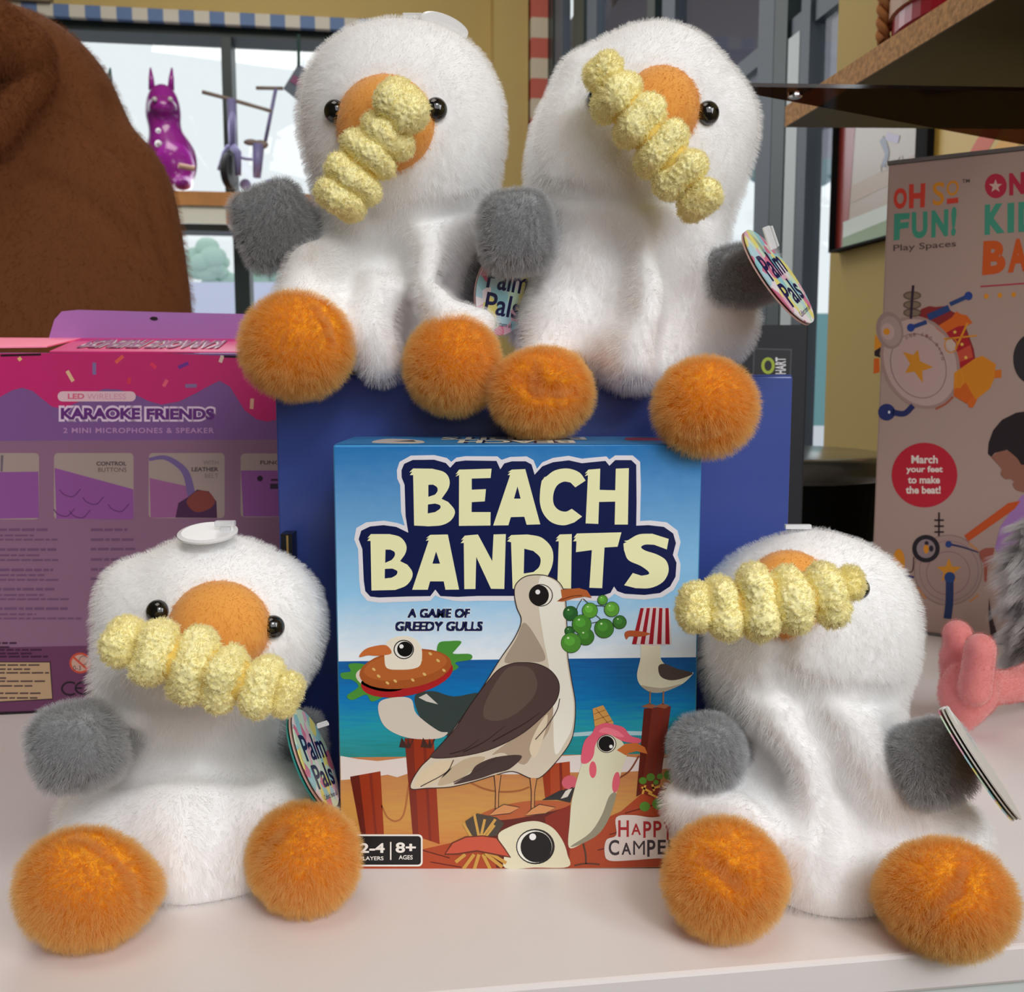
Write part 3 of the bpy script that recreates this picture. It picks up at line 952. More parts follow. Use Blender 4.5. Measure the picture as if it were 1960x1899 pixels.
# big gull
INK = (52, 40, 38)
body = [(955, -270), (962, -325), (1010, -365), (1085, -373), (1150, -356), (1192, -318), (1212, -250), (1219, -120), (1223, 30), (1242, 160), (1262, 280), (1258, 400), (1238, 480), (1180, 565), (1095, 655), (1040, 668), (945, 632), (850, 652), (740, 685), (620, 712), (500, 718), (425, 722), (430, 680), (475, 610), (530, 555), (640, 420), (780, 220), (880, 60), (955, -50), (990, -140), (968, -205)]
def grow(pts, d):
    P = np.asarray(pts, float); c = []
    for i in range(len(P)):
        t = unit(P[(i + 1) % len(P)] - P[i - 1]); c.append(P[i] + d * np.array([t[1], -t[0]]))
    return [tuple(x) for x in c]
pr.poly(A2(grow(body, 5)), INK, 6.4, sm=True)
pr.poly(A2(body), (188, 178, 160), 6.6, sm=True)
pr.poly(A2([(1085, -365), (1150, -350), (1185, -315), (1205, -250), (1213, -120), (1217, 30), (1236, 160), (1256, 280), (1250, 400), (1215, 480), (1160, 540), (1150, 300), (1130, 100), (1100, -60), (1075, -240)]), (214, 208, 196), 6.8, sm=True)
pr.poly(A2([(1000, -130), (1060, -60), (1110, 60), (990, 70), (900, 70), (962, -48)]), (150, 136, 120), 6.8, sm=True)
pr.poly(A2([(980, 440), (1090, 350), (1150, 300), (1130, 420), (1060, 520), (1000, 600), (900, 540), (840, 545)]), (156, 138, 118), 6.8, sm=True)
pr.poly(A2([(1060, 430), (1120, 340), (1110, 430), (1060, 560), (1030, 520)]), (198, 184, 160), 7.0, sm=True)
pr.poly(A2([(440, 708), (480, 630), (560, 585), (640, 590), (600, 650), (520, 700)]), (192, 178, 150), 6.9, sm=True)
pr.poly(A2([(600, 640), (700, 570), (800, 560), (760, 610), (660, 680), (560, 706)]), (170, 154, 128), 6.9, sm=True)
pr.poly(A2([(990, 553), (930, 620), (850, 645), (760, 675), (640, 700), (720, 650), (760, 600), (860, 560)]), (66, 52, 50), 7.0, sm=True)
wing = [(990, 76), (1070, 84), (1140, 120), (1180, 185), (1165, 270), (1090, 355), (980, 445), (820, 522), (650, 558), (526, 560), (560, 515), (650, 415), (720, 305), (800, 195), (865, 118), (925, 86)]
pr.poly(A2(grow(wing, 4)), (40, 28, 28), 7.2, sm=True)
pr.poly(A2(wing), (72, 56, 54), 7.4, sm=True)
pr.poly(A2([(985, 92), (1040, 110), (1070, 180), (1050, 250), (970, 330), (880, 372), (800, 360), (800, 290), (850, 190), (915, 105)]), (86, 72, 64), 7.6, sm=True)
for l in ([(1085, 330), (1000, 390), (840, 480)], [(905, 400), (800, 480), (690, 535)], [(770, 470), (700, 520), (620, 545)]):
    pr.line(A2(l), (1.0, 2.6), (44, 32, 32), 7.8)
for l in ([(1185, 260), (1170, 320), (1120, 400), (1060, 470)], [(860, 560), (780, 620), (640, 690)], [(640, 575), (600, 640), (470, 712)]):
    pr.line(A2(l), 1.8, (60, 46, 42), 7.8)
pr.ell(*A1([(1088, 857)])[0], 23, 21.5, (40, 34, 32), 7.4)
pr.ell(*A1([(1087, 857)])[0], 21.5, 20, (208, 204, 192), 7.6)
pr.ell(*A1([(1078, 857)])[0], 19, 20, (24, 22, 22), 7.8)
pr.ell(*A1([(1072, 840)])[0], 4.6, 4.6, (216, 216, 210), 8.0)
pr.poly(A1([(1170, 888), (1196, 868), (1190, 828), (1285, 820), (1325, 832), (1350, 870), (1315, 864), (1260, 872), (1200, 890)]), (160, 86, 44), 7.6)
pr.line(A1([(1180, 884), (1250, 862), (1300, 858)]), 1.6, (90, 44, 26), 7.8)
for x, y0, y1 in ((868, 652, 830), (1052, 668, 830)):
    pr.poly(A2([(x - 22, y0), (x + 18, y0), (x + 6, y1 - 90), (x + 4, y1), (x - 16, y1), (x - 14, y1 - 90)]), INK, 7.2)
    pr.poly(A2([(x - 18, y0), (x + 14, y0), (x + 2, y1 - 90), (x, y1), (x - 12, y1), (x - 10, y1 - 90)]), (176, 122, 76), 7.4)
    f = [(x - 45, y1 + 30), (x - 10, y1 - 2), (x + 30, y1 - 25), (x + 110, y1 - 10), (x + 60, y1 + 18), (x + 20, y1 + 22)]
    pr.poly(A2(grow(f, 4)), INK, 7.4); pr.poly(A2(f), (184, 126, 80), 7.6)
# grapes
pr.line(A1([(1300, 875), (1275, 920), (1270, 965)]), 1.5, (50, 60, 40), 7.2); pr.line(A1([(1305, 875), (1350, 905), (1450, 915)]), 1.5, (50, 60, 40), 7.2); pr.line(A1([(1360, 950), (1395, 985), (1350, 1000)]), 1.5, (50, 60, 40), 7.2)
for x, y, r, c in ((1240, 950, 36, (38, 84, 40)), (1235, 1042, 24, (40, 84, 40)), (1318, 1070, 42, (56, 108, 40)), (1340, 935, 38, (82, 142, 50)), (1298, 1006, 48, (66, 124, 44)), (1405, 881, 24, (78, 136, 50)), (1452, 929, 37, (84, 142, 52)), (1413, 1027, 48, (60, 114, 42)), (1493, 995, 33, (54, 102, 44)), (1243, 1101, 50, (72, 130, 48))):
    x0, y0 = A1([(x, y)])[0]; r /= 2.685
    pr.ell(x0, y0, r + 1, r + 1, (24, 50, 24), 7.6 + r * .004); pr.ell(x0, y0, r, r, c, 7.8 + r * .004)
    pr.ell(x0 - r * .15, y0 - r * .2, r * .55, r * .5, tuple(min(255, int(v * 1.18)) for v in c), 8.0 + r * .004); pr.ell(x0 - r * .3, y0 - r * .5, r * .12, r * .1, (190, 210, 170), 8.2 + r * .004)
# rooster-hat gull
pr.poly(A2([(1092, 782), (1180, 735), (1262, 715), (1240, 795), (1170, 780)]), (44, 42, 44), 5)
pr.poly(A2([(1190, 775), (1215, 735), (1255, 712), (1225, 765)]), (190, 184, 174), 5.2)
pr.ell(*A2([(1235, 690)])[0], 15, 13, (180, 84, 96), 5.2, -20)
hen = [(1300, 590), (1340, 500), (1385, 455), (1440, 445), (1500, 475), (1530, 540), (1505, 620), (1475, 750), (1440, 870), (1385, 955), (1300, 1005), (1232, 1024), (1236, 900), (1250, 770)]
pr.poly(A2(grow(hen, -4)), INK, 5.4, sm=True); pr.poly(A2(hen), (192, 190, 164), 5.6, sm=True)
pr.poly(A2([(1475, 750), (1440, 870), (1385, 955), (1300, 1005), (1240, 1020), (1340, 950), (1400, 860), (1440, 760)]), (128, 124, 104), 5.8, sm=True)
pr.poly(A2([(1354, 312), (1408, 294), (1462, 385), (1440, 420), (1368, 432)]), (184, 136, 72), 5.6)
for l in ([(1360, 340), (1420, 318)], [(1362, 372), (1440, 345)], [(1366, 405), (1455, 372)], [(1370, 312), (1440, 395)]):
    pr.line(A2(l), 1.2, (130, 88, 44), 5.8)
pr.poly(A2([(1296, 588), (1300, 520), (1318, 470), (1350, 440), (1370, 405), (1420, 385), (1470, 395), (1515, 410), (1548, 450), (1600, 468), (1590, 490), (1520, 482), (1480, 465), (1440, 445), (1395, 455), (1368, 500), (1358, 555), (1330, 590)]), (196, 84, 104), 6, sm=True)
pr.poly(A2([(1385, 430), (1420, 408), (1480, 425), (1515, 455), (1480, 455), (1430, 440)]), (212, 110, 124), 6.2, sm=True)
pr.ell(*A2([(1426, 492)])[0], 18.5, 17.5, (40, 34, 32), 6.4); pr.ell(*A2([(1426, 492)])[0], 17, 16, (206, 204, 190), 6.6); pr.ell(*A2([(1424, 492)])[0], 15, 15, (22, 20, 22), 6.8); pr.ell(*A2([(1448, 506)])[0], 3.4, 3.4, (214, 214, 206), 7.0)
pr.poly(A2([(1478, 525), (1520, 492), (1580, 488), (1622, 510), (1636, 545), (1580, 530), (1540, 540), (1525, 552)]), (176, 98, 46), 6.4)
pr.ell(*A2([(1355, 625)])[0], 7, 16, (196, 84, 100), 6, 0); pr.ell(*A2([(1474, 690)])[0], 7, 20, (192, 84, 100), 6, 8)
pr.line(A2([(1306, 1005), (1318, 1060), (1320, 1110)]), 3, (70, 50, 40), 5.6); pr.line(A2([(1260, 1118), (1320, 1108), (1390, 1112)]), 2.4, (70, 50, 40), 5.6)
# picnic scraps on the deck
for x, y, r in ((1612, 682, 20), (1652, 664, 22), (1700, 660, 16), (1745, 654, 26), (1680, 690, 14), (1770, 690, 18), (1622, 815, 27), (1692, 801, 32)):
    pr.ell(*A2([(x, y)])[0], r / 2.685, r / 2.9, (78, 124, 44), 5)
pr.poly(A2([(1600, 700), (1680, 715), (1780, 692), (1828, 725), (1790, 770), (1700, 775), (1610, 745)]), (110, 36, 26), 4.6, sm=True)
for a, b in (((1605, 715), (1660, 745)), ((1625, 705), (1610, 750)), ((1660, 720), (1700, 712)), ((1700, 745), (1745, 725)), ((1640, 745), (1690, 770)), ((1660, 700), (1670, 735)), ((1710, 705), (1725, 720))):
    pr.line(A2([a, b]), 4, (196, 152, 66), 5.2)
# near gull with chips in its beak
pr.poly(A2([(700, 890), (760, 850), (860, 870), (900, 900), (860, 965), (780, 970), (720, 960)]), (66, 58, 50), 6.0)
for a, b in (((690, 900), (730, 970)), ((745, 850), (770, 970)), ((800, 880), (780, 970)), ((855, 880), (790, 970)), ((850, 910), (800, 975))):
    pr.line(A2([a, b]), 5, (180, 140, 70), 6.2)
big = [(868, 962), (930, 918), (1010, 893), (1080, 892), (1150, 925), (1200, 990), (1224, 1060), (1228, 1124), (1060, 1128), (905, 1130), (900, 1050)]
pr.poly(A2(grow(big, -3)), INK, 6.2); pr.poly(A2(big), (196, 192, 166), 6.4, sm=True)
pr.ell(*A2([(1060, 1020)])[0], 37, 34, (30, 26, 26), 6.6); pr.ell(*A2([(1056, 1020)])[0], 33.5, 31, (206, 206, 196), 6.8); pr.ell(*A2([(1064, 1022)])[0], 30, 29.5, (16, 15, 16), 7.0); pr.ell(*A2([(1046, 970)])[0], 6.5, 6.5, (218, 218, 210), 7.2)
for a, b in (((700, 1060), (650, 1100)), ((745, 1060), (690, 1135)), ((770, 1060), (745, 1140)), ((790, 1060), (830, 1140)), ((800, 1055), (890, 1125)), ((820, 1050), (910, 1105))):
    pr.line(A2([a, b]), 6.5, (176, 134, 62), 6.6); 
pr.poly(A2([(592, 1062), (630, 1000), (700, 968), (790, 962), (862, 972), (905, 1030), (936, 1078), (860, 1066), (760, 1046), (660, 1062)]), (88, 40, 28), 6.8)
pr.poly(A2([(600, 1056), (636, 1004), (702, 974), (790, 968), (858, 978), (900, 1034), (924, 1070), (860, 1058), (760, 1038), (660, 1054)]), (172, 74, 54), 7.0)
# age badge
pr.rrect(*A2([(80, 957)])[0], *A2([(481, 1122)])[0], 8, (206, 204, 198), 7.4)
pr.rrect(*A2([(80, 966)])[0], *A2([(472, 1113)])[0], 6, (18, 18, 20), 7.8)
T = lambda b, q, c, **k: pr.text(b, A2(q), c, **k)
T('2-4', [(158, 1002), (286, 1052)], (208, 206, 200), lev=8.2, bold=0.03); T('PLAYERS', [(158, 1070), (280, 1090)], (208, 206, 200), lev=8.2, bold=0.015)
pr.line(A2([(317, 996), (317, 1088)]), 2.6, (208, 206, 200), 8.2); T('8+', [(342, 998), (446, 1052)], (208, 206, 200), lev=8.2, bold=0.03); T('AGES', [(358, 1064), (430, 1086)], (208, 206, 200), lev=8.2, bold=0.015)
# publisher mark
pr.poly(A2([(1475, 870), (1560, 858), (1660, 870), (1770, 862), (1775, 960), (1800, 985), (1850, 990), (1840, 1085), (1700, 1080), (1560, 1090), (1440, 1092), (1415, 1050), (1425, 985), (1475, 960)]), (196, 186, 180), 7.4, sm=True)
def hand(b, boxes, c):                  # hand lettering: letters at slightly different heights
    for ch, (x0, y0, x1, y1) in zip(b, boxes):
        T(ch, [(x0, y0), (x1, y1)], c, lev=8.2, bold=0.0 if ch == 'M' else 0.02)
hand('HAPPY', [(1485, 885, 1540, 970), (1552, 902, 1602, 960), (1614, 890, 1655, 975), (1666, 888, 1708, 972), (1716, 890, 1762, 985)], (150, 38, 42))
hand('CAMPER', [(1436, 985, 1490, 1065), (1502, 1000, 1552, 1062), (1562, 990, 1622, 1062), (1634, 985, 1676, 1072), (1688, 985, 1730, 1060), (1742, 985, 1790, 1062)], (54, 46, 52))
pr.build('front_artwork', gb)
# ---- title lettering
pt = Print(fm, NRM, K=GK, rough=0.28, pre='game')
NAVY, CREAM = (12, 22, 66), (214, 212, 166)
pt.poly(A1([(348, 215), (362, 172), (420, 140), (540, 137), (605, 152), (628, 172), (655, 150), (700, 143), (865, 144), (886, 162), (930, 147), (1015, 144), (1050, 163), (1068, 208), (1095, 175), (1150, 152), (1230, 141), (1300, 156), (1345, 151), (1425, 144), (1440, 160), (1470, 139), (1560, 139), (1598, 172), (1602, 300), (1598, 476), (1650, 473), (1735, 483), (1790, 525), (1806, 585), (1790, 650), (1806, 700), (1800, 775), (1770, 830), (1710, 868), (1620, 880), (1510, 873), (1465, 850), (1440, 872), (1390, 886), (1180, 886), (960, 886), (760, 886), (700, 889), (640, 886), (570, 870), (545, 858), (520, 886), (385, 891), (255, 896), (195, 886), (163, 845), (155, 780), (149, 620), (129, 570), (140, 512), (190, 483), (280, 474), (350, 486), (388, 500), (370, 430), (365, 290), (350, 258)]), (200, 198, 204), 1.4 + 1)
pt.poly(A1([(372, 215), (386, 182), (430, 162), (540, 161), (600, 178), (622, 202), (650, 172), (700, 165), (860, 167), (880, 210), (900, 180), (940, 169), (1010, 169), (1040, 185), (1056, 238), (1095, 195), (1150, 174), (1230, 164), (1300, 179), (1345, 174), (1420, 167), (1440, 192), (1470, 163), (1552, 163), (1578, 187), (1580, 380), (1578, 500), (1640, 497), (1720, 506), (1768, 540), (1782, 590), (1766, 650), (1785, 690), (1780, 762), (1752, 812), (1700, 846), (1620, 856), (1520, 850), (1480, 836), (1464, 812), (1446, 845), (1400, 861), (1180, 861), (960, 861), (760, 861), (660, 866), (572, 862), (546, 828), (520, 862), (400, 864), (255, 869), (212, 864), (186, 836), (178, 780), (171, 620), (152, 570), (165, 526), (210, 504), (280, 497), (345, 506), (407, 536), (393, 450), (388, 290), (373, 252)]), NAVY, 3.2)
def letter(outer, holes=()):
    pt.poly(A1(outer), CREAM, 4.2, [A1(h) for h in holes])
def arc(pts, k=4):                      # rounded run of points
    return [tuple(p) for p in smooth_open(pts, k)]
letter([(415, 240), (428, 222), (412, 226), (432, 206)] + arc([(530, 207), (590, 224), (617, 258), (615, 305), (578, 362)]) + arc([(612, 378), (643, 415), (644, 445), (620, 478), (575, 498), (510, 503)]) + [(437, 499), (432, 240)], [[(510, 290)] + arc([(535, 289), (555, 303), (557, 322), (545, 340)]) + [(510, 352)], [(508, 391)] + arc([(545, 386), (570, 395), (570, 412), (545, 430)]) + [(507, 437)]])
letter([(650, 248), (664, 230), (650, 236), (668, 212), (835, 207), (830, 255), (733, 258), (733, 315), (806, 312), (800, 375), (733, 379), (732, 430), (830, 430), (829, 499), (667, 501), (668, 240)])
letter([(917, 240), (932, 224), (918, 226), (938, 212), (1008, 209), (1085, 493), (1015, 495), (1003, 454), (934, 456), (921, 498), (843, 499), (930, 240)], [[(968, 298), (950, 361), (984, 361)]])
letter([(1092, 270), (1108, 250), (1096, 252)] + arc([(1115, 248), (1160, 216), (1225, 206), (1285, 226), (1318, 268)]) + [(1265, 303)] + arc([(1240, 278), (1205, 274), (1170, 295), (1152, 340), (1154, 388), (1178, 418), (1215, 428), (1247, 413)]) + [(1300, 453)] + arc([(1260, 483), (1205, 498), (1145, 484), (1102, 440), (1083, 380), (1085, 310)]))
letter([(1313, 246), (1328, 228), (1314, 232), (1332, 212), (1393, 207), (1390, 316), (1470, 318), (1473, 207), (1540, 204), (1535, 494), (1467, 494), (1470, 376), (1387, 378), (1383, 491), (1318, 488), (1330, 240)])
letter([(196, 578), (210, 560), (197, 564), (215, 543)] + arc([(310, 543), (365, 558), (396, 598), (393, 640), (365, 682)]) + arc([(402, 700), (427, 735), (425, 770), (395, 808), (340, 830)]) + [(218, 833), (213, 578)], [[(290, 623)] + arc([(315, 623), (336, 635), (337, 655), (322, 676)]) + [(288, 691)], [(287, 722)] + arc([(325, 720), (350, 733), (346, 752), (322, 767)]) + [(286, 771)]])
letter([(497, 578), (512, 560), (498, 564), (520, 547), (610, 545), (668, 828), (598, 829), (589, 786), (519, 786), (507, 829), (427, 829), (512, 575)], [[(550, 632), (531, 695), (570, 695)]])
letter([(676, 590), (692, 570), (678, 574), (697, 551), (765, 545), (838, 682), (845, 545), (908, 543), (900, 825), (832, 824), (756, 660), (752, 825), (695, 826), (692, 588)])
letter([(915, 580), (932, 562), (917, 566), (936, 548)] + arc([(1020, 545), (1090, 560), (1140, 608), (1152, 665), (1137, 730), (1090, 795), (1000, 824)]) + [(943, 824), (935, 585)], [[(1003, 618)] + arc([(1050, 630), (1085, 665), (1080, 710), (1050, 738)]) + [(1000, 746)]])
letter([(1163, 580), (1178, 562), (1165, 566), (1185, 545), (1247, 543), (1243, 823), (1172, 823), (1180, 580)])
letter([(1253, 580), (1268, 560), (1256, 563), (1273, 540), (1502, 534), (1482, 608), (1415, 612), (1403, 821), (1337, 819), (1350, 625), (1268, 636), (1271, 580)])
letter([(1745, 568), (1735, 622)] + arc([(1670, 598), (1625, 597), (1603, 610), (1625, 628), (1685, 648), (1732, 680), (1744, 735), (1714, 790), (1650, 820), (1575, 821)]) + [(1516, 806), (1560, 743)] + arc([(1605, 757), (1640, 750), (1640, 735), (1600, 706), (1537, 676), (1515, 625)]) + [(1512, 592), (1528, 584), (1514, 578)] + arc([(1535, 575), (1590, 545), (1660, 541)]))
for b, q in (('A GAME OF', [(402, 926), (726, 974)]), ('GREEDY GULLS', [(340, 992), (790, 1042)])):
    q = A1(q)
    for dx, dy in ((-1.6, 0), (1.6, 0), (0, -1.6), (0, 1.6)):
        pt.text(b, [(q[0][0] + dx, q[0][1] + dy), (q[1][0] + dx, q[1][1] + dy)], (196, 206, 214), lev=2.2, bold=0.03, shear=0.12)
    pt.text(b, q, (22, 28, 70), lev=3.0, bold=0.018, shear=0.12)
pt.build('title_lettering', gb)
# ---- top panel, its title reading from behind
def tm(x, y): return np.array([x, y, 0.14352])
pp = Print(tm, (0, 0, 1), K=0.75, rough=0.28, pre='gametop', eps=0.00003)
pp.poly([(-0.0573, 0.3305), (0.0608, 0.3305), (0.0608, 0.3745), (-0.0573, 0.3745)], (54, 124, 180), 1)
for b, y0, y1, x0, x1 in (('BEACH', 0.336, 0.352, 0.021, -0.018), ('BANDITS', 0.354, 0.370, 0.026, -0.025)):
    pp.text(b, [(x0, y0), (x1, y0), (x1, y1), (x0, y1)], (16, 24, 60), lev=2, bold=0.09)
    pp.text(b, [(x0, y0), (x1, y0), (x1, y1), (x0, y1)], (205, 205, 190), lev=4, bold=0.03)
pp.poly([(-0.046, 0.338), (-0.030, 0.335), (-0.032, 0.352), (-0.044, 0.360)], (196, 190, 180), 2, sm=True); pp.poly([(-0.040, 0.345), (-0.032, 0.343), (-0.034, 0.352)], (80, 70, 66), 3)
pp.poly([(0.040, 0.352), (0.054, 0.350), (0.052, 0.366), (0.042, 0.368)], (150, 60, 50), 2, sm=True)
pp.build('top_artwork', gb)
# ================================================================== pink and purple karaoke box
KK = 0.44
KP = np.array([-0.252, 0.489, 0]); KU = unit((0.045, 0.0068, 0)); KN = np.array([KU[1], -KU[0], 0]); KB = -KN
kb = thing('toy_box', KP + KB * 0.04, 'pink and purple karaoke toy box with a hanging tab', 'box')
km = lambda x, y: hit(x, y, KP, KN)
ks = lambda x, y: float((km(x, y) - KP) @ KU)
kz = km(300, 676)[2]
s0, s1 = -0.055, ks(596, 800)
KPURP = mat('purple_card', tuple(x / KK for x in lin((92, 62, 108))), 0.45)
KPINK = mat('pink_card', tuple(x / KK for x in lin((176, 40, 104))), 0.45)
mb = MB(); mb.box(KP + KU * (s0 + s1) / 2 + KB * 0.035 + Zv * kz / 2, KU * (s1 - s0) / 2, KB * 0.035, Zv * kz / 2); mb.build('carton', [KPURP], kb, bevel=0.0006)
# sloping top panel and the hanging tab
tz = hit(300, 650, KP + KB * 0.068, KN)[2]
sl = ks(95, 690)
mb = MB()
P = lambda s, b, z: KP + KU * s + KB * b + Zv * z
mb.prism([P(sl, 0.0005, kz + 0.0002), P(s1, 0.0005, kz + 0.0002), P(s1, 0.068, tz), P(sl - 0.003, 0.068, tz)], (0, 0, 0.0006)); tp = mb.build('top_flap', [KPINK], kb)
mb = MB(); mb.prism([P(s0, 0.004, kz + 0.0012), P(sl - 0.002, 0.004, kz + 0.0026), P(sl - 0.002, 0.068, tz), P(s0, 0.068, tz)], (0, 0, 0.0006)); mb.build('side_flap', [mat('pale_pink_card', tuple(x / 0.42 for x in lin((214, 120, 150))), 0.5)], kb)
tm2 = lambda x, y: hit(x, y, KP + KB * 0.068, KN)
q = [(92, 652), (104, 612), (118, 596), (150, 593), (330, 598), (700, 606), (700, 655)]
mb = MB(); mb.prism([tm2(*p) for p in q], KB * 0.0008); tb = mb.build('hanging_tab', [mat('lilac_card', tuple(x / 0.36 for x in lin((116, 84, 134))), 0.5)], kb)
pr = Print(tm2, KN, K=0.42, pre='tab'); pr.poly([(286, 609), (292, 606), (300, 607), (303, 611), (298, 614), (290, 613)], (16, 8, 16), 3); pr.build('peg_hole', tb)
# mirrored lettering on the flap
def tf(x, y):                            # x along, y 0..1 from front edge to back
    return P(x, 0.0005 + 0.0675 * y, kz + 0.0008 + (tz - kz) * y)
pr = Print(tf, unit((0, -0.2, 1)), K=0.36, pre='flap', eps=0.0002)
xa, xb = ks(130, 690), ks(412, 690)
for b, lev, c, bo in (('KARAOKE FRIENDS', 2, (214, 150, 178), 0.09), ('KARAOKE FRIENDS', 3, (110, 40, 90), 0.02)):
    pr.text(b, [(xb, 0.18), (xa, 0.18), (xa, 0.80), (xb, 0.80)], c, lev=lev, bold=bo)
pr.build('flap_lettering', tp)
# front print: traced in picture coordinates on the box's own plane
A3 = lambda pts: [(x * 560 / 1960, 580 + y * 560 / 1960) for x, y in pts]
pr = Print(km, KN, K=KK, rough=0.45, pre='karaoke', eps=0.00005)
pr.poly(A3([(-120, 338), (1000, 330), (1640, 362), (2100, 385), (2100, 600), (1860, 780), (1790, 795), (1720, 780), (1640, 720), (1590, 640), (1540, 560), (1470, 520), (1400, 555), (1320, 600), (1200, 660), (1080, 680), (990, 655), (900, 610), (800, 580), (700, 575), (600, 610), (520, 665), (420, 710), (350, 695), (280, 640), (220, 590), (150, 568), (80, 585), (0, 630), (-120, 650)]), (148, 26, 82), 1)
pr.poly(A3([(-120, 1420 + 60), (-120, 925), (1840, 915), (2000, 915), (2060, 2900), (-120, 2900)]), (102, 74, 94), 1)
pr.poly(A3([(-120, 2310), (640, 2295), (2000, 2260), (2000, 2790), (-120, 2790)]), (76, 40, 66), 2)
pr.poly([(-40, 1364), (190, 1356), (600, 1346), (600, 1350), (190, 1361), (-40, 1370)], (20, 10, 18), 3)
for x0, y0, x1, y1, c, in ((450, 455, 490, 525, (190, 140, 110)), (632, 400, 632, 480, (96, 82, 120)), (775, 400, 825, 355, (170, 70, 60)), (1195, 432, 1262, 403, (84, 34, 110)), (1475, 398, 1492, 352, (200, 150, 140)), (1242, 556, 1318, 554, (100, 80, 116)), (1685, 710, 1690, 640, (190, 130, 110)), (862, 540, 870, 500, (160, 40, 60)), (1010, 405, 1045, 435, (170, 40, 70)), (125, 365, 140, 385, (200, 140, 90)), (1095, 560, 1120, 515, (176, 70, 90))):
    pr.line(A3([(x0, y0), (x1, y1)]), 7, c, 2)
pr.line(A3([(5, 352), (275, 345)]), 4, (22, 6, 12), 3); pr.line(A3([(1500, 358), (1900, 372)]), 4, (22, 6, 12), 3)
pr.rrect(*A3([(386, 592)])[0], *A3([(910, 660)])[0], 9.5, (170, 142, 150), 2)
TT = lambda b, q, c, **k: pr.text(b, A3(q), c, **k)
TT('LED', [(455, 607), (565, 643)], (166, 70, 96), lev=3, bold=0.03); TT('WIRELESS', [(583, 607), (845, 645)], (160, 110, 130), lev=3)
TT('KARAOKE', [(394, 686), (950, 796)], (182, 152, 176), lev=2.2, bold=0.12); TT('FRIENDS', [(966, 692), (1448, 796)], (182, 152, 176), lev=2.2, bold=0.12)
TT('KARAOKE', [(408, 702), (940, 780)], (74, 30, 92), lev=3, bold=0.045); TT('FRIENDS', [(982, 706), (1436, 782)], (74, 30, 92), lev=3, bold=0.045)
TT('2 MINI MICROPHONES & SPEAKER', [(425, 836), (1434, 872)], (140, 104, 140), lev=3, bold=0.02, space=1.15)
CRM = (122, 108, 104)
def card(x0, y0, x1, y1):
    a, b = A3([(x0, y0), (x1, y1)]); pr.rrect(a[0], a[1], b[0], b[1], 8, CRM, 2)
card(-200, 1005, 262, 1450); card(362, 1005, 895, 1450); card(996, 1005, 1505, 1442); card(1612, 1008, 2200, 1435)
LIL, LILD = (104, 58, 110), (74, 36, 80)
pr.poly(A3([(-200, 1135), (258, 1130), (262, 1440), (-200, 1450)]), LIL, 2.6); pr.poly(A3([(6, 1020), (24, 1020), (18, 1130), (4, 1130)]), (80, 70, 80), 2.8)
pr.poly(A3([(366, 1105), (893, 1248), (895, 1440), (880, 1450), (378, 1448)]), LIL, 2.6)
for x, y in ((470, 1268), (625, 1320), (795, 1368), (535, 1410), (430, 1400)):
    pr.line(A3([(x - 70, y - 18), (x - 40, y + 15), (x + 20, y + 28), (x + 70, y - 22)]), 2.2, LILD, 2.9)
pr.poly(A3([(1002, 1172), (1240, 1225), (1300, 1270), (1200, 1350), (1175, 1436), (1010, 1440)]), (112, 66, 104), 2.6)
pr.line(A3([(998, 1048), (1100, 1035), (1190, 1080), (1250, 1150), (1285, 1290)]), (6, 16), (84, 68, 108), 2.9)
pr.poly(A3([(1175, 1438), (1195, 1340), (1260, 1300), (1320, 1250), (1400, 1262), (1450, 1330), (1455, 1440)]), (52, 24, 52), 3, sm=False); pr.poly(A3([(1250, 1330), (1320, 1260), (1400, 1268), (1440, 1330), (1400, 1380), (1310, 1400)]), (96, 44, 40), 3.2, sm=True)
pr.poly(A3([(1614, 1122), (2200, 1122), (2200, 1430), (1630, 1430)]), LIL, 2.6); pr.ell(*A3([(1742, 1176)])[0], 5.5, 5.5, (20, 10, 20), 3); pr.line(A3([(1815, 1185), (2000, 1185)]), 4, (40, 14, 40), 3); pr.line(A3([(1810, 1228), (2000, 1228)]), 10, (40, 24, 44), 3)
DK = (60, 50, 52)
TT('CONTROL', [(646, 1062), (848, 1090)], DK, lev=3, bold=0.035); TT('BUTTONS', [(658, 1103), (848, 1132)], DK, lev=3)
TT('WITH', [(1362, 1056), (1464, 1084)], (90, 80, 82), lev=3); TT('LEATHER', [(1284, 1100), (1464, 1128)], DK, lev=3, bold=0.035); TT('BELT', [(1374, 1142), (1464, 1172)], (90, 80, 82), lev=3)
TT('FUNCTION', [(1744, 1056), (1990, 1082)], DK, lev=3, bold=0.03)
rg = random.Random(5)
def small(x0, x1, y, w, c=(82, 56, 82), lev=3):  # unreadably small print: rows of word-length dashes
    x = x0
    while x < x1 - 4:
        l = rg.uniform(8, 26)
        pr.line([(x, y), (min(x + l, x1), y - 0.25)], w, c, lev, sm=False); x += l + 3
for x1, y, w in ((98, 1014, 5), (65, 1025, 3.4), (110, 1033, 3.4), (108, 1052, 5), (76, 1063, 3.4), (112, 1072, 3.4), (102, 1091, 5), (90, 1101, 3.4), (112, 1110, 3.4), (108, 1128, 5), (84, 1139, 3.4), (132, 1147, 3.4), (134, 1165, 5), (70, 1176, 3.4), (156, 1184, 3.4)):
    small(-30, x1, y, w)
for x1, y in ((244, 1014), (258, 1033), (260, 1051), (250, 1071), (240, 1090), (240, 1108), (230, 1127)):
    small(174, x1, y, 5); 
for x1, y in ((32, 1231), (18, 1239), (82, 1244), (68, 1251), (92, 1257)):
    small(-30, x1, y, 3.6, (44, 18, 40))
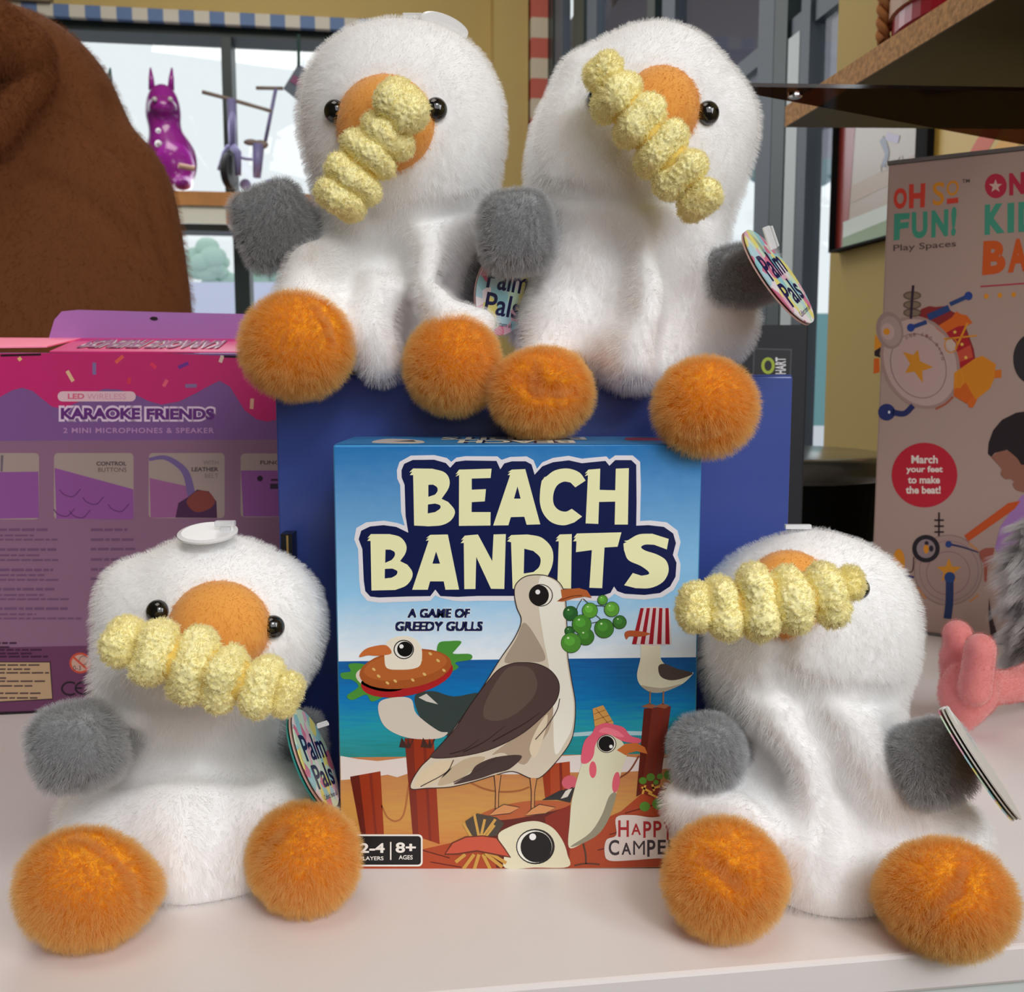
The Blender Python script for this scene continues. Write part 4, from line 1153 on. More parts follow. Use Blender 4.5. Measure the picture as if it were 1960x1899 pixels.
pr.poly([(-30, 1266), (97, 1266), (102, 1339), (-30, 1346)], (38, 22, 32), 3); pr.poly([(-30, 1268), (95, 1268), (100, 1337), (-30, 1344)], (138, 116, 90), 3.4)
for x1, y in ((76, 1273), (58, 1281), (94, 1288), (12, 1298), (92, 1304), (62, 1313), (84, 1327), (72, 1336)):
    small(-30, x1, y, 3.0, (56, 40, 40), 4)
pr.ell(154, 1269, 21, 20, (150, 56, 40), 3); pr.ell(154, 1269, 17, 16, (150, 120, 108), 3.4); pr.ring(160, 1264, 9, 9, 1.6, (80, 70, 70), 3.6); pr.text('0-3', [(140, 1274), (155, 1283)], (50, 36, 40), lev=3.6); pr.line([(140, 1257), (167, 1281)], 4, (150, 56, 40), 4)
pr.ring(134, 1318, 17, 14, 3.6, (20, 10, 18), 3, a0=50, a1=310); pr.ring(160, 1317, 17, 13, 3.6, (20, 10, 18), 3, a0=50, a1=310); pr.line([(146, 1317), (157, 1317)], 3.4, (20, 10, 18), 3, sm=False)
pr.text('UK', [(172, 1304), (204, 1315)], (20, 10, 18), lev=3, bold=0.03); pr.text('CA', [(172, 1318), (204, 1329)], (20, 10, 18), lev=3, bold=0.03)
pr.build('back_panel_print', kb)

# ================================================================== drum kit carton on the right
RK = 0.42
R0, R1 = at_z(1664, 1201, 0), at_z(1890, 1231, 0)
RE = unit(R1 - R0); RN = np.array([RE[1], -RE[0], 0]); RB = -RN
rm = lambda x, y: hit(x, y, R0, RN)
rz = rm(1690, 317)[2]
rb = thing('drum_kit_box', R0 + RE * 0.15 + RB * 0.05, 'tall white toy drum kit box with colourful lettering', 'box')
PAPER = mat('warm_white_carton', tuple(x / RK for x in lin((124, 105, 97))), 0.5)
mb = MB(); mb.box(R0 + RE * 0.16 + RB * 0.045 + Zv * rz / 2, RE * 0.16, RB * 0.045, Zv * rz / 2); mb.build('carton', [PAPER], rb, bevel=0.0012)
mb = MB(); mb.box(R0 + RE * 0.16 + RB * 0.045 + Zv * (rz + 0.0012), RE * 0.1605, RB * 0.0455, Zv * 0.0012); mb.build('lid', [mat('grey_lid_edge', (0.16, 0.14, 0.13), 0.5)], rb)
mb = MB(); mb.box(R0 + RE * 0.16 - RB * 0.0002 + Zv * 0.0012, RE * 0.1595, RB * 0.0003, Zv * 0.0010); mb.build('base_edge', [MATS['grey_lid_edge']], rb)
A5 = lambda pts: [(1500 + x / 3.3333, 230 + y / 3.3333) for x, y in pts]
A6 = lambda pts: [(1640 + x * 320 / 1899, 500 + y * 320 / 1899) for x, y in pts]
A7 = lambda pts: [(1700 + x * 260 / 1763, 960 + y * 260 / 1763) for x, y in pts]
A8 = lambda pts: [(1500 + x * 460 / 1365, 780 + y * 460 / 1365) for x, y in pts]
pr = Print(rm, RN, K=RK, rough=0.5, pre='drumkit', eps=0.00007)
RED, CRIM, TEAL, GOLD, ORNG = (150, 44, 32), (128, 24, 44), (46, 106, 88), (156, 100, 24), (146, 60, 18)
# brand words, drawn with uneven hand-cut letters
def w5(ch, q, c, b=0.05): pr.text(ch, A5(q), c, lev=2, bold=b)
w5('O', [(702, 436), (708 + 80, 430), (786, 562), (702, 570)], RED); w5('H', [(800, 410), (905, 402), (900, 556), (800, 564)], RED)
w5('S', [(950, 398), (1030, 392), (1022, 540), (952, 548)], GOLD, 0.015); w5('O', [(1040, 388), (1120, 382), (1114, 478), (1040, 486)], GOLD, 0.015)
pr.poly(A5([(1042, 502), (1114, 494), (1114, 528), (1042, 536)]), RED, 2)
w5('F', [(706, 598), (806, 592), (790, 752), (702, 770)], TEAL); w5('U', [(818, 588), (918, 582), (918, 750), (818, 758)], TEAL); w5('N', [(944, 578), (1052, 568), (1048, 740), (942, 750)], TEAL); w5('!', [(1070, 556), (1106, 552), (1098, 736), (1068, 742)], TEAL)
w5('Play Spaces', [(700, 796), (1100, 766), (1100, 818), (700, 850)], (58, 46, 44), 0.008); w5('TM', [(1138, 378), (1188, 374), (1188, 398), (1138, 402)], (58, 46, 44), 0.01)
pr.ell(*A5([(1354, 420)])[0], 21, 23.5, CRIM, 2); pr.poly(A5(star(1352, 422, 44)), (150, 124, 114), 3)
for ch, q, c in (('N', [(1438, 340), (1540, 330), (1536, 470), (1440, 482)], CRIM), ('E', [(1556, 330), (1640, 322), (1640, 462), (1556, 470)], CRIM), ('K', [(1284, 540), (1410, 528), (1410, 718), (1282, 734)], TEAL), ('I', [(1428, 530), (1472, 526), (1470, 715), (1428, 720)], TEAL), ('D', [(1498, 524), (1620, 515), (1620, 705), (1498, 714)], TEAL), ('B', [(1275, 772), (1416, 764), (1416, 975), (1266, 990)], ORNG), ('A', [(1432, 760), (1560, 752), (1560, 962), (1430, 975)], ORNG), ('N', [(1575, 750), (1720, 740), (1720, 950), (1575, 960)], ORNG)):
    pr.text(ch, A5(q), c, lev=2, bold=0.055)
pr.line(A5([(1255, 1062), (1700, 1030)]), 2.6, CRIM, 2)
for x, y in ((1293, 1124), (1380, 1118), (1468, 1113), (1556, 1107)): pr.ell(*A5([(x, y)])[0], 4.6, 5, GOLD, 2)
# the exploded drum picture
BL, BLD, ORA, DRED = (28, 44, 82), (18, 24, 48), (150, 68, 18), (120, 18, 24)
pr.poly(A6([(205, 830), (250, 880), (290, 940), (275, 990), (200, 1010)]), GOLD, 1.6); pr.poly(A6([(195, 1105), (255, 1100), (262, 1260), (190, 1280)]), ORA, 1.6); pr.poly(A6([(200, 1020), (280, 970), (260, 1060), (280, 1100), (200, 1075)]), (30, 20, 26), 1.8)
pr.poly(A6([(730, 545), (820, 510), (900, 520), (1000, 510), (1080, 570), (1150, 600), (1240, 750), (1330, 1000), (1350, 1130), (1210, 1235), (1140, 1240), (1050, 900), (860, 700), (700, 640)]), (96, 26, 26), 1.5)
pr.poly(A6([(890, 755), (1080, 640), (1130, 570), (1180, 600), (1250, 615), (1316, 700), (1260, 730), (1150, 740), (980, 830)]), ORA, 2.2)
pr.poly(A6([(1010, 800), (1200, 720), (1260, 870), (1310, 1000), (1330, 1130), (1170, 1220), (1110, 1040)]), DRED, 2)
pr.poly(A6([(1120, 1040), (1290, 950), (1320, 1090), (1160, 1150)]), (140, 52, 36), 2.2)
for x, y in ((1115, 805), (1195, 945), (1240, 1095)): pr.poly(A6(star(x, y, 26)), (184, 140, 60), 2.6)
pr.ell(*A6([(720, 1150)])[0], 73, 92, (134, 114, 108), 2, -24); pr.ring(*A6([(720, 1150)])[0], 73, 92, 6, (116, 94, 88), 2.4, -24); pr.ring(*A6([(700, 1190)])[0], 52, 64, 1.4, (92, 66, 70), 2.6, -24); pr.ell(*A6([(690, 1185)])[0], 40, 52, (136, 112, 108), 2.5, -24)
pr.poly(A6([(525, 1030), (645, 1065), (695, 1000), (720, 1135), (870, 1205), (745, 1245), (752, 1385), (655, 1255), (550, 1272), (605, 1165)]), (148, 96, 22), 3)
pr.ell(*A6([(375, 785)])[0], 26, 36, (112, 92, 88), 3, -10); pr.ell(*A6([(385, 795)])[0], 20, 29, (124, 104, 100), 3.2, -10); pr.ell(*A6([(355, 800)])[0], 12, 16, (138, 116, 112), 3.3, -10); pr.ell(*A6([(340, 800)])[0], 6.5, 6.5, GOLD, 3.5)
for y in (385, 490, 580):
    pr.ell(*A6([(630, y)])[0], 17, 7.5, (92, 78, 64), 2.6); pr.ring(*A6([(630, y + 6)])[0], 17, 8, 2, (60, 48, 42), 2.8)
pr.line(A6([(642, 275), (625, 480), (615, 655)]), 5, (34, 22, 34), 3)
for a, b, r in (((615, 755), (795, 690), 44), ((1270, 395), (1060, 490), 46)):
    pr.line(A6([a, b]), 8, BL, 3.4); pr.ell(*A6([a])[0], r / 5.93, r / 5.6, (26, 44, 96), 3.6)
pr.line(A6([(810, 640), (1050, 530)]), 13, BL, 3)
pr.line(A6([(985, 885), (1365, 845)]), 3, GOLD, 3.6); pr.line(A6([(1260, 700), (1120, 1000)]), 4, GOLD, 3.6); pr.poly(A6([(1010, 900), (1080, 885), (1125, 935), (1120, 1000), (1070, 1030), (1030, 980)]), (142, 124, 112), 3.4); pr.ring(*A6([(1070, 955)])[0], 13, 15, 2, GOLD, 3.6)
pr.poly(A6([(1105, 1270), (1350, 1100), (1430, 1075), (1580, 1170), (1560, 1340), (1510, 1450), (1370, 1560), (1250, 1620), (1100, 1530)]), (152, 92, 18), 2.8); pr.poly(A6([(1105, 1460), (1240, 1380), (1340, 1560), (1250, 1620), (1100, 1530)]), (146, 66, 16), 3); pr.poly(A6([(1570, 1240), (1645, 1230), (1640, 1325), (1560, 1330)]), (150, 76, 18), 2.6); pr.poly(A6([(1260, 1600), (1310, 1545), (1370, 1570), (1320, 1665), (1270, 1660)]), (150, 70, 20), 3.2)
pr.ring(*A6([(1165, 1340)])[0], 8, 17, 2, GOLD, 3.4); pr.line(A6([(1095, 1540), (1010, 1620), (895, 1680)]), 4, (120, 60, 40), 2.8)
pr.ell(*A6([(340, 1715)])[0], 16.5, 16, (28, 34, 74), 3); pr.line(A6([(400, 1715), (540, 1730), (640, 1640)]), 11, (26, 30, 66), 3); pr.ell(*A6([(368, 1715)])[0], 2, 2.6, (170, 170, 190), 3.2)
for i, (ch) in enumerate('ONE KID BAND'):
    a = -118 + i * 9.5
    x, y = 700 + 330 * math.cos(math.radians(a)) * 0.86, 1190 + 400 * math.sin(math.radians(a)) * 0.9
    if ch != ' ': pr.text(ch, A6([(x - 14, y - 18), (x + 16, y + 18)]), (96, 62, 60), lev=3, bold=0.03)
# red badge
pr.ell(*A8([(800, 384)])[0], 63, 62, (134, 22, 34), 2, 0, 40)
for b, q in (('March', [(726, 272), (876, 318)]), ('your feet', [(696, 332), (904, 378)]), ('to make', [(706, 390), (888, 432)]), ('the beat!', [(694, 446), (892, 490)])):
    pr.text(b, A8(q), (186, 158, 150), lev=3, bold=0.03)
# black discs at the box's right side
pr.ell(*A6([(1990, 1110)])[0], 36, 48, (32, 28, 30), 2, 0, 40)
# second drum
pr.ell(*A7([(780, 890)])[0], 66, 68, (118, 98, 92), 2); pr.ring(*A7([(780, 890)])[0], 66, 68, 2, (104, 84, 78), 2.4); pr.ring(*A7([(780, 930)])[0], 42, 42, 1.4, (100, 70, 82), 2.6); pr.ring(*A7([(790, 900)])[0], 57, 58, 1.2, (100, 74, 82), 2.6)
pr.poly(A7(star(790, 900, 170, sx=1.0)), (150, 100, 26), 2.8)
pr.ell(*A7([(492, 612)])[0], 26.5, 26.5, (24, 20, 24), 3); pr.ell(*A7([(492, 612)])[0], 18, 18, (104, 90, 92), 3.2); pr.ell(*A7([(495, 615)])[0], 5, 9, GOLD, 3.4); pr.ell(*A7([(500, 540)])[0], 4, 4, (30, 24, 34), 3.4); pr.ell(*A7([(560, 610)])[0], 4.5, 6, (30, 24, 34), 3.4)
pr.line(A7([(800, 555), (960, 590), (1170, 658)]), (4, 2.5), (24, 30, 60), 3); pr.ell(*A7([(785, 555)])[0], 6.4, 6.4, (26, 44, 88), 3.2)
pr.line(A7([(662, 140), (660, 450)]), 3.4, (36, 22, 26), 3)
for y in (242, 320, 396): pr.line(A7([(600, y), (725, y)]), 3.4, (40, 28, 30), 3)
pr.ell(*A7([(140, 790)])[0], 11.5, 26, (156, 100, 24), 2.6); pr.line(A7([(185, 960), (335, 985)]), 5, (32, 28, 66), 2.6); pr.line(A7([(335, 720), (315, 900), (230, 915)]), 2.4, (60, 34, 34), 2.6)
pr.line(A7([(800, 990), (795, 1300), (770, 1520)]), 15, (22, 36, 68), 3.2); pr.ell(*A7([(800, 985)])[0], 10.5, 10.5, (24, 46, 86), 3.4)
for a, b in (((375, 1110), (490, 1260)), ((1060, 1300), (1170, 1215)), ((1050, 540), (1170, 640))): pr.line(A7([a, b]), 4, (140, 96, 60), 2.8)
# printed child in profile playing it
pr.poly(A7([(990, 440), (1560, 20), (1720, -10), (1640, 100), (1040, 520)]), (140, 56, 20), 3)
pr.poly(A8([(1160, 262), (1165, 200), (1190, 130), (1240, 70), (1320, 30), (1420, 15), (1420, 330), (1350, 325), (1330, 290), (1270, 240), (1200, 258), (1180, 280)]), (26, 18, 20), 3.4)
pr.poly(A8([(1180, 282), (1230, 240), (1300, 250), (1340, 310), (1420, 330), (1420, 490), (1360, 480), (1320, 470), (1300, 440), (1310, 420), (1290, 405), (1262, 408), (1250, 400), (1232, 380), (1240, 350), (1215, 320)]), (104, 68, 54), 3.2)
pr.poly(A8([(1420, 480), (1352, 500), (1310, 560), (1230, 680), (1200, 800), (1260, 900), (1420, 1200)]), (116, 84, 128), 2.8)
pr.poly(A7([(1180, 650), (1260, 605), (1380, 600), (1360, 780), (1290, 850), (1280, 1040), (1250, 1040), (1240, 800), (1200, 740)]), (112, 58, 46), 3.2)
pr.poly(A7([(1310, 1250), (1340, 1460), (1440, 1800), (1340, 1800), (1300, 1480)]), (40, 28, 28), 3)
pr.build('front_print', rb)
# ================================================================== things further back
# big brown plush
BR_SKIN = mat('brown_plush_backing', (0.22, 0.075, 0.024), 0.95)
BR_FUR = fur_mat('brown_plush_pile', (0.22, 0.072, 0.022), (0.40, 0.155, 0.06), transl=0.2)
YB = 0.86
bp = thing('plush_animal', (at(60, 500, YB)[0], YB, 0), 'large brown plush animal with a floppy ear behind the pink box', 'stuffed toy')
S = pxm(at(60, 400, YB)); P = lambda px, py, dy=0.0: at(px, py, YB + dy)
bd = Sdf(0.04).ell(P(0, 275), (238 * S, 190 * S, 252 * S)).ell(P(70, 690), (300 * S, 220 * S, 400 * S), k=0.05).ell(P(220, 480, -0.01), (95 * S, 110 * S, 190 * S), roty(-14), k=0.05)
bd.cut_box((-3, -1, -0.9), (3, 3, 0.0))
for l in ([(210, 190), (255, 300), (300, 420), (330, 520)], [(60, 330), (180, 390), (270, 470)], [(120, 150), (170, 240), (240, 300)]):
    bd.cone([p for p in (bd.march(*q) for q in l) if p is not None], 6 * S, k=0.012, op='sub')
bo = bd.build('body', 0.007, [BR_SKIN, BR_FUR], bp)
fur(bo, 6000, 0.0045, down=0.6, rnd=0.3, kids=8, root=0.00014, tip=0.00005, seed=3, rough=0.6)
eh = [bd.march(5, 90), bd.march(60, 110), bd.march(95, 155), bd.march(60, 195), bd.march(5, 260)]
er = Sdf(0.02).cone([e + np.array([0, -0.012, 0]) for e in eh], [70 * S, 52 * S, 26 * S, 30 * S, 34 * S], k=0.03)
eo = er.build('ear', 0.005, [BR_SKIN, BR_FUR], bp)
fur(eo, 1800, 0.0045, down=0.6, rnd=0.3, kids=8, root=0.00014, tip=0.00005, seed=4, rough=0.6)

# grey shaggy plush with a pink hand
YG = 0.50
gp = thing('plush_creature', (at(1990, 1200, YG)[0], YG, 0), 'grey shaggy plush with a coral pink hand at the right edge', 'stuffed toy')
S = pxm(at(1960, 1200, YG)); P = lambda px, py, dy=0.0: at(px, py, YG + dy)
GS_SKIN = mat('shaggy_grey_backing', (0.16, 0.15, 0.15), 0.95)
GS_FUR = fur_mat('shaggy_grey_pile', (0.30, 0.29, 0.29), (0.80, 0.78, 0.78), transl=0.3)
gd = Sdf(0.02).ell(P(2072, 1050, 0.02), (105 * S, 80 * S, 110 * S)).ell(P(2085, 1190, 0.02), (120 * S, 95 * S, 130 * S))
gd.cut_box((-3, -1, -0.9), (3, 3, 0.0))
go = gd.build('body', 0.003, [GS_SKIN, GS_FUR], gp)
fur(go, 700, 0.014, down=1.0, rnd=0.5, kids=45, root=0.00016, tip=0.00006, seed=6, rough=0.25, segs=5, clump=0.85)
YH = 0.462
P = lambda px, py, dy=0.0: at(px, py, YH + dy); S = pxm(P(1860, 1300))
CORAL = mat('coral_velour', (0.80, 0.26, 0.25), 0.95, sheen=0.5)
CORAL_FUR = fur_mat('coral_velour_pile', (0.76, 0.22, 0.21), (0.88, 0.36, 0.34), transl=0.2)
hd = Sdf(0.006).ell(P(1850, 1320), (50 * S, 34 * S, 58 * S)).cone([P(1852, 1340), P(1842, 1396)], [40 * S, 12 * S], k=0.008)
hd.cone([P(1842, 1300, 0.006), P(1832, 1214, 0.010)], [30 * S, 27 * S], k=0.002).cone([P(1866, 1320, -0.010), P(1876, 1242, -0.013)], [30 * S, 28 * S], k=0.0022).cone([P(1826, 1310, 0.01), P(1818, 1260, 0.01)], [22 * S, 18 * S], k=0.004)
hd.cone([P(1870, 1320, 0.004), P(1945, 1312, 0.02), P(2010, 1290, 0.035)], [32 * S, 32 * S, 40 * S], k=0.006)
hd.cut_box((-3, -1, -0.9), (3, 3, 0.0))
ho = hd.build('hand', 0.0014, [CORAL, CORAL_FUR], gp)
ho['label'] = 'coral pink velour hand with stubby fingers'
fur(ho, 1800, 0.0010, rnd=0.4, kids=8, root=0.00007, tip=0.00003, seed=8, rough=0.6)

# black box with a sticker, behind the blue carton
c0, c1 = at(1400, 622, 0.60), at(1548, 622, 0.60)
bx = thing('black_box', ((c0[0] + c1[0]) / 2, 0.62, 0), 'matt black box with a green and white sticker behind the blue carton', 'box')
mb = MB(); mb.bbox((c0[0], 0.60, 0), (c1[0], 0.66, c0[2])); mb.build('carton', [mat('matt_black_card', (0.012, 0.014, 0.018), 0.5)], bx, bevel=0.001)
pr = Print(lambda x, y: hit(x, y, (0, 0.60, 0), (0, 1, 0)), (0, -1, 0), K=0.4, pre='sticker')
pr.poly([(1442, 666), (1516, 668), (1514, 720), (1440, 720)], (44, 46, 50), 1); pr.poly([(1445, 669), (1513, 671), (1511, 720), (1443, 720)], (20, 21, 24), 2)
pr.ring(1470, 700, 13, 16, 6, (110, 122, 36), 3); pr.text('HART', [(1484, 716), (1484, 684), (1504, 684), (1504, 716)], (150, 150, 152), lev=3, bold=0.03)
pr.build('sticker', bx)
# black tub
tc = np.array([0.215, 0.86, 0])
tub = thing('round_tub', tc, 'glossy black round tub behind the drum kit box', 'tub')
tz1 = at(1560, 882, 0.76)[2]
mb = MB(); mb.lathe(tc, [(0.085, 0), (0.094, tz1 - 0.02)], seg=48); mb.build('bowl', [mat('black_plastic', (0.004, 0.004, 0.004), 0.7, spec=0.05)], tub, smooth=False)
mb = MB(); mb.lathe(tc + Zv * (tz1 - 0.020), [(0.096, 0), (0.101, 0.002), (0.101, 0.014), (0.097, 0.019), (0.090, 0.020)], seg=48); mb.build('rim', [mat('dark_grey_gloss', (0.05, 0.055, 0.05), 0.2, coat=0.5)], tub, smooth=True)

# top right: chipboard shelf, smoked acrylic plate, drum, posters
SZ = at(1503, 244, 0.90)[2]
c = at(1503, 244, 0.90); e1 = at_z(1907, 0, SZ); e2 = at_z(1900, 247, SZ)
d1, d2 = e1 - c, e2 - c
th = at(1503, 205, 0.90)[2] - SZ
sh = thing('shelf', c, 'chipboard shelf with a raw front edge at top right', 'shelf')
CHIP = mat('raw_chipboard', lin((205, 156, 104)), 0.85, var=0.30, vscale=260, bump=(0.4, 300))
VEN = mat('dark_veneer', lin((74, 66, 46)), 0.45, var=0.15, vscale=8)
a_, b_ = unit(d1), unit(d2)
mb = MB(); mb.prism([c + a_ * 0.0006, c + a_ * 0.62, c + a_ * 0.62 + b_ * 0.9, c + b_ * 0.9 + a_ * 0.0006], (0, 0, th)); mb.build('board', [VEN], sh)
nrm = unit(np.cross(b_, Zv)); 
mb = MB(); mb.prism([c + Zv * 0.0004, c + a_ * 0.6205 + Zv * 0.0004, c + a_ * 0.6205 + Zv * (th + .0006), c + Zv * (th + .0006)], unit(b_ - a_ * (a_ @ b_)) * 0.0005 * -1); mb.build('front_edge', [CHIP], sh)
AZ = 0.330
q = [at_z(1426, 178, AZ), at_z(1428, 166, AZ), at_z(2060, 176, AZ), at_z(2060, 296, AZ)]
ac = thing('acrylic_plate', q[0], 'smoked brown acrylic plate under the chipboard shelf', 'plate')
mb = MB(); mb.prism(q, (0, 0, 0.0022)); mb.build('sheet', [glass_mat('smoked_acrylic', (0.28, 0.17, 0.11), 0.035, 0.08)], ac)
k = at_z(1522, 178, AZ - 0.0005)
mb = MB(); mb.lathe(k - Zv * 0.003, [(0.003, 0), (0.0042, 0.001), (0.0042, 0.003)], seg=20); mb.build('stud', [mat('chrome', (0.7, 0.7, 0.72), 0.15, metal=1.0)], ac)
# toy drum on the shelf
zt = SZ + th
dc = at_z(1835, 36, zt); dc = dc + np.array([0.05, 0.03, 0])
dl = at_z(1690, 100, zt)
rad = float(np.linalg.norm((dc - dl)[:2])) * 0.93
dr = thing('toy_drum', dc + Zv * 0.0005, 'red toy drum with tan rope on the top right shelf', 'toy drum')
mb = MB(); mb.lathe(dc + Zv * 0.0005, [(rad * .97, 0), (rad, 0.003), (rad, 0.015)], seg=56); mb.build('shell', [mat('red_lacquer', lin((176, 24, 44)), 0.3)], dr, smooth=False)
mb = MB(); mb.lathe(dc + Zv * 0.0155, [(rad * 1.03, 0), (rad * 1.03, 0.012)], seg=56); mb.build('hoop', [mat('tan_hoop', lin((196, 150, 112)), 0.5)], dr)
mb = MB(); mb.lathe(dc + Zv * 0.0280, [(rad, 0), (rad, 0.11)], seg=56); mb.build('upper_shell', [mat('plum_lacquer', lin((62, 34, 62)), 0.4)], dr)
ROPE = mat('tan_rope', lin((190, 130, 78)), 0.9)
d_in = unit((dl - dc) * [1, 1, 0])
for k_, off in enumerate((-0.02, 0.13)):
    d_ = unit(d_in + off * np.cross(Zv, d_in))
    pts = [dc + d_ * (rad * 1.05 + 0.002) + Zv * z for z in np.linspace(0.004, 0.14, 90)]
    tw = [p + 0.0024 * (math.cos(i * 0.55) * np.cross(Zv, d_) + math.sin(i * 0.55) * d_) for i, p in enumerate(pts)]
    mb = MB(); mb.tube(tw, 0.0026, 8); mb.tube([p - 2 * (p - q_) for p, q_ in zip(tw, pts)], 0.0026, 8)
    mb.build('rope', [ROPE], dr, smooth=True)
# framed poster and bright painting on the mustard wall
off = -U * 0.012
rw = lambda x, y: hit(x, y, RPT + off, U)
def framed(name, label, cat, quad, fw, art, fr=0.0):
    P0 = [rw(*p) for p in quad]
    cc = sum(P0) / 4
    t = thing(name, cc - Zv * 0, label, cat)
    vs = [on_uv(p)[1] for p in P0]; zs = [p[2] for p in P0]
    v0, v1, z0, z1 = min(vs), max(vs), min(zs), max(zs)
    ru = RU - 0.001
    mb = MB()
    for a, b, e, f in ((v0 - fw - fr, v1 + fw, z1, z1 + fw), (v0 - fw, v1 + fw, z0 - fw, z0), (v0 - fw - fr, v0, z0 - fw, z1), (v1, v1 + fw, z0, z1)):
        rbox(mb, ru - 0.016, ru, a, b, e, f)
    mb.build('frame', [mat('black_frame', (0.01, 0.01, 0.011), 0.7, spec=0.1)], t)
    art(t, v0, v1, z0, z1, ru)
    return t
def art1(t, v0, v1, z0, z1, ru):
    pr = Print(lambda x, y: uvz(ru - 0.006, v1 + (v0 - v1) * x, z1 + (z0 - z1) * y), -U, K=0.62, pre='poster', eps=0.0003, rough=0.2)
    pr.poly([(0, 0), (1, 0), (1, 1), (0, 1)], (150, 140, 130), 1)
    pr.poly([(0, 0), (0.22, 0), (0.16, 1), (0, 1)], (128, 52, 48), 2)
    pr.poly([(0.1, 0.80), (1, 0.76), (1, 0.90), (0.1, 0.95)], (170, 180, 176), 2.5); pr.poly([(0.1, 0.92), (1, 0.86), (1, 1), (0.1, 1)], (100, 124, 84), 3)
    pr.poly([(0.2, 0.55), (1, 0.5), (1, 0.62), (0.2, 0.68)], (146, 128, 112), 2)
    pr.line([(0.55, 0.30), (0.62, 0.42), (0.58, 0.5)], 0.05, (84, 92, 110), 3); pr.line([(0.6, 0.3), (0.75, 0.36)], 0.05, (140, 130, 160), 3)
    pr.text('LEXI', [(0.55, 0.48), (0.80, 0.54)], (140, 126, 112), lev=3)
    pr.build('print', t)
def art2(t, v0, v1, z0, z1, ru):
    pr = Print(lambda x, y: uvz(ru - 0.006, v1 + (v0 - v1) * x, z1 + (z0 - z1) * y), -U, K=0.80, pre='painting', eps=0.0003)
    pr.poly([(0, 0), (1, 0), (1, 1), (0, 1)], (206, 172, 84), 1)
    pr.line([(0.22, 1.0), (0.38, 0.55), (0.62, 0.3), (1.0, 0.25)], 0.14, (206, 82, 32), 2); pr.line([(0.36, 1.0), (0.5, 0.7), (0.72, 0.5), (1.0, 0.5)], 0.16, (222, 160, 30), 2.5); pr.line([(0.55, 1.0), (0.7, 0.8), (1.0, 0.75)], 0.12, (206, 82, 32), 3)
    pr.build('canvas', t)
P_ = (1602, 226), (1752, 214), (1752, 437), (1602, 466)
framed('framed_poster', 'black framed poster with a red left margin on the mustard wall', 'poster', P_, 0.003, art1, 0.02)
framed('painting', 'orange and yellow swirl picture above the drum kit box', 'picture', ((1785, 200), (2050, 140), (2050, 330), (1785, 350)), 0.004, art2)

# ---- window display on a timber shelf
bw = lambda px, py, v=-0.16: hit(px, py, CORNER + Vv * v, Vv)
shz = bw(380, 366)[2]; shz0 = bw(380, 393)[2]; shz1 = bw(380, 427)[2]
ua = on_uv(bw(-250, 380))[0]; ub = on_uv(bw(640, 380))[0]
ws = thing('window_shelf', uvz((ua + ub) / 2, -0.1, shz0), 'timber shelf across the back window under the toys', 'shelf')
TIM = mat('honey_timber', lin((186, 128, 72)), 0.5, var=0.15, vscale=14)
mb = MB(); rbox(mb, ua, ub, -0.16, 0.0, shz0, shz); mb.build('board', [TIM], ws)
mb = MB()
u1 = on_uv(bw(432, 400))[0]; u2 = on_uv(bw(470, 400))[0]
rbox(mb, u1, u2, -0.15, 0.0, shz1, shz0); mb.build('bracket', [TIM], ws)
mb = MB(); u3 = on_uv(bw(300, 400))[0]
rbox(mb, u3, u1, -0.15, -0.14, shz1, shz0); mb.build('sign_strip', [mat('cream_sign', (0.75, 0.74, 0.66), 0.5)], ws)

def hopper(px0, name, m, label, k=1.0, yoff=0.0):
    """inflatable hopping animal: pear body, muzzle, two upright ears, feet"""
    v = -0.085
    Q = lambda x, y, dv=0.0: bw(px0 + (x - 322) * k, 362 + (y - 362) * k, v + dv)
    S = pxm(Q(322, 300)) * k
    h = thing(name, Q(322, 362), label, 'toy', 'inflatable hoppers')
    sd = Sdf(0.03).ell(Q(330, 312), (46 * S, 44 * S, 54 * S)).ell(Q(312, 205), (31 * S, 30 * S, 42 * S)).cone([Q(313, 230), Q(322, 290)], [26 * S, 36 * S], k=0.04)
    sd.ell(Q(311, 205, -0.055), (24 * S, 22 * S, 17 * S), k=0.02)
    for x in (298, 350): sd.ell(Q(x, 352, -0.04), (17 * S, 26 * S, 12 * S), k=0.02)
    sd.cut_box((-9, -9, -9), (9, 9, shz + 0.0005))
    sd.build('body', 0.012, [m], h)
    for x, t in ((291, 288), (327, 329)):
        mb = MB(); mb.tube([Q(x, 172), Q((x + t) / 2, 150), Q(t, 130)], [6.5 * S, 5 * S, 1.6 * S], 12); mb.build('ear', [m], h, smooth=True)
    for x in (296, 326):
        mb = MB(); mb.ell(Q(x, 190, -0.10), (4.5 * S,) * 3); mb.build('eye', [mat('pale_eye', (0.7, 0.66, 0.7), 0.2)], h, smooth=True)
    for y, r in ((250, 4.5), (275, 6)):
        mb = MB(); mb.ell(Q(303, y, -0.11 - (y - 250) * .001), (r * S, r * S, r * S)); mb.build('valve_button', [MATS['pale_eye']], h, smooth=True)
    mb = MB(); mb.tube([Q(342, 317, -0.13), Q(372, 323, -0.11)], 5 * S, 10); mb.build('handle', [mat('pale_tan_grip', lin((200, 160, 140)), 0.4)], h)
    return h
hopper(322, 'inflatable_hopper', mat('glossy_purple_vinyl', lin((160, 40, 156)), 0.15, coat=0.6), 'glossy purple inflatable hopper with upright ears on the window shelf')
hopper(204, 'inflatable_hopper', mat('glossy_teal_vinyl', (0.03, 0.12, 0.14), 0.15, coat=0.6), 'dark teal inflatable hopper mostly hidden behind the brown plush', 1.0)

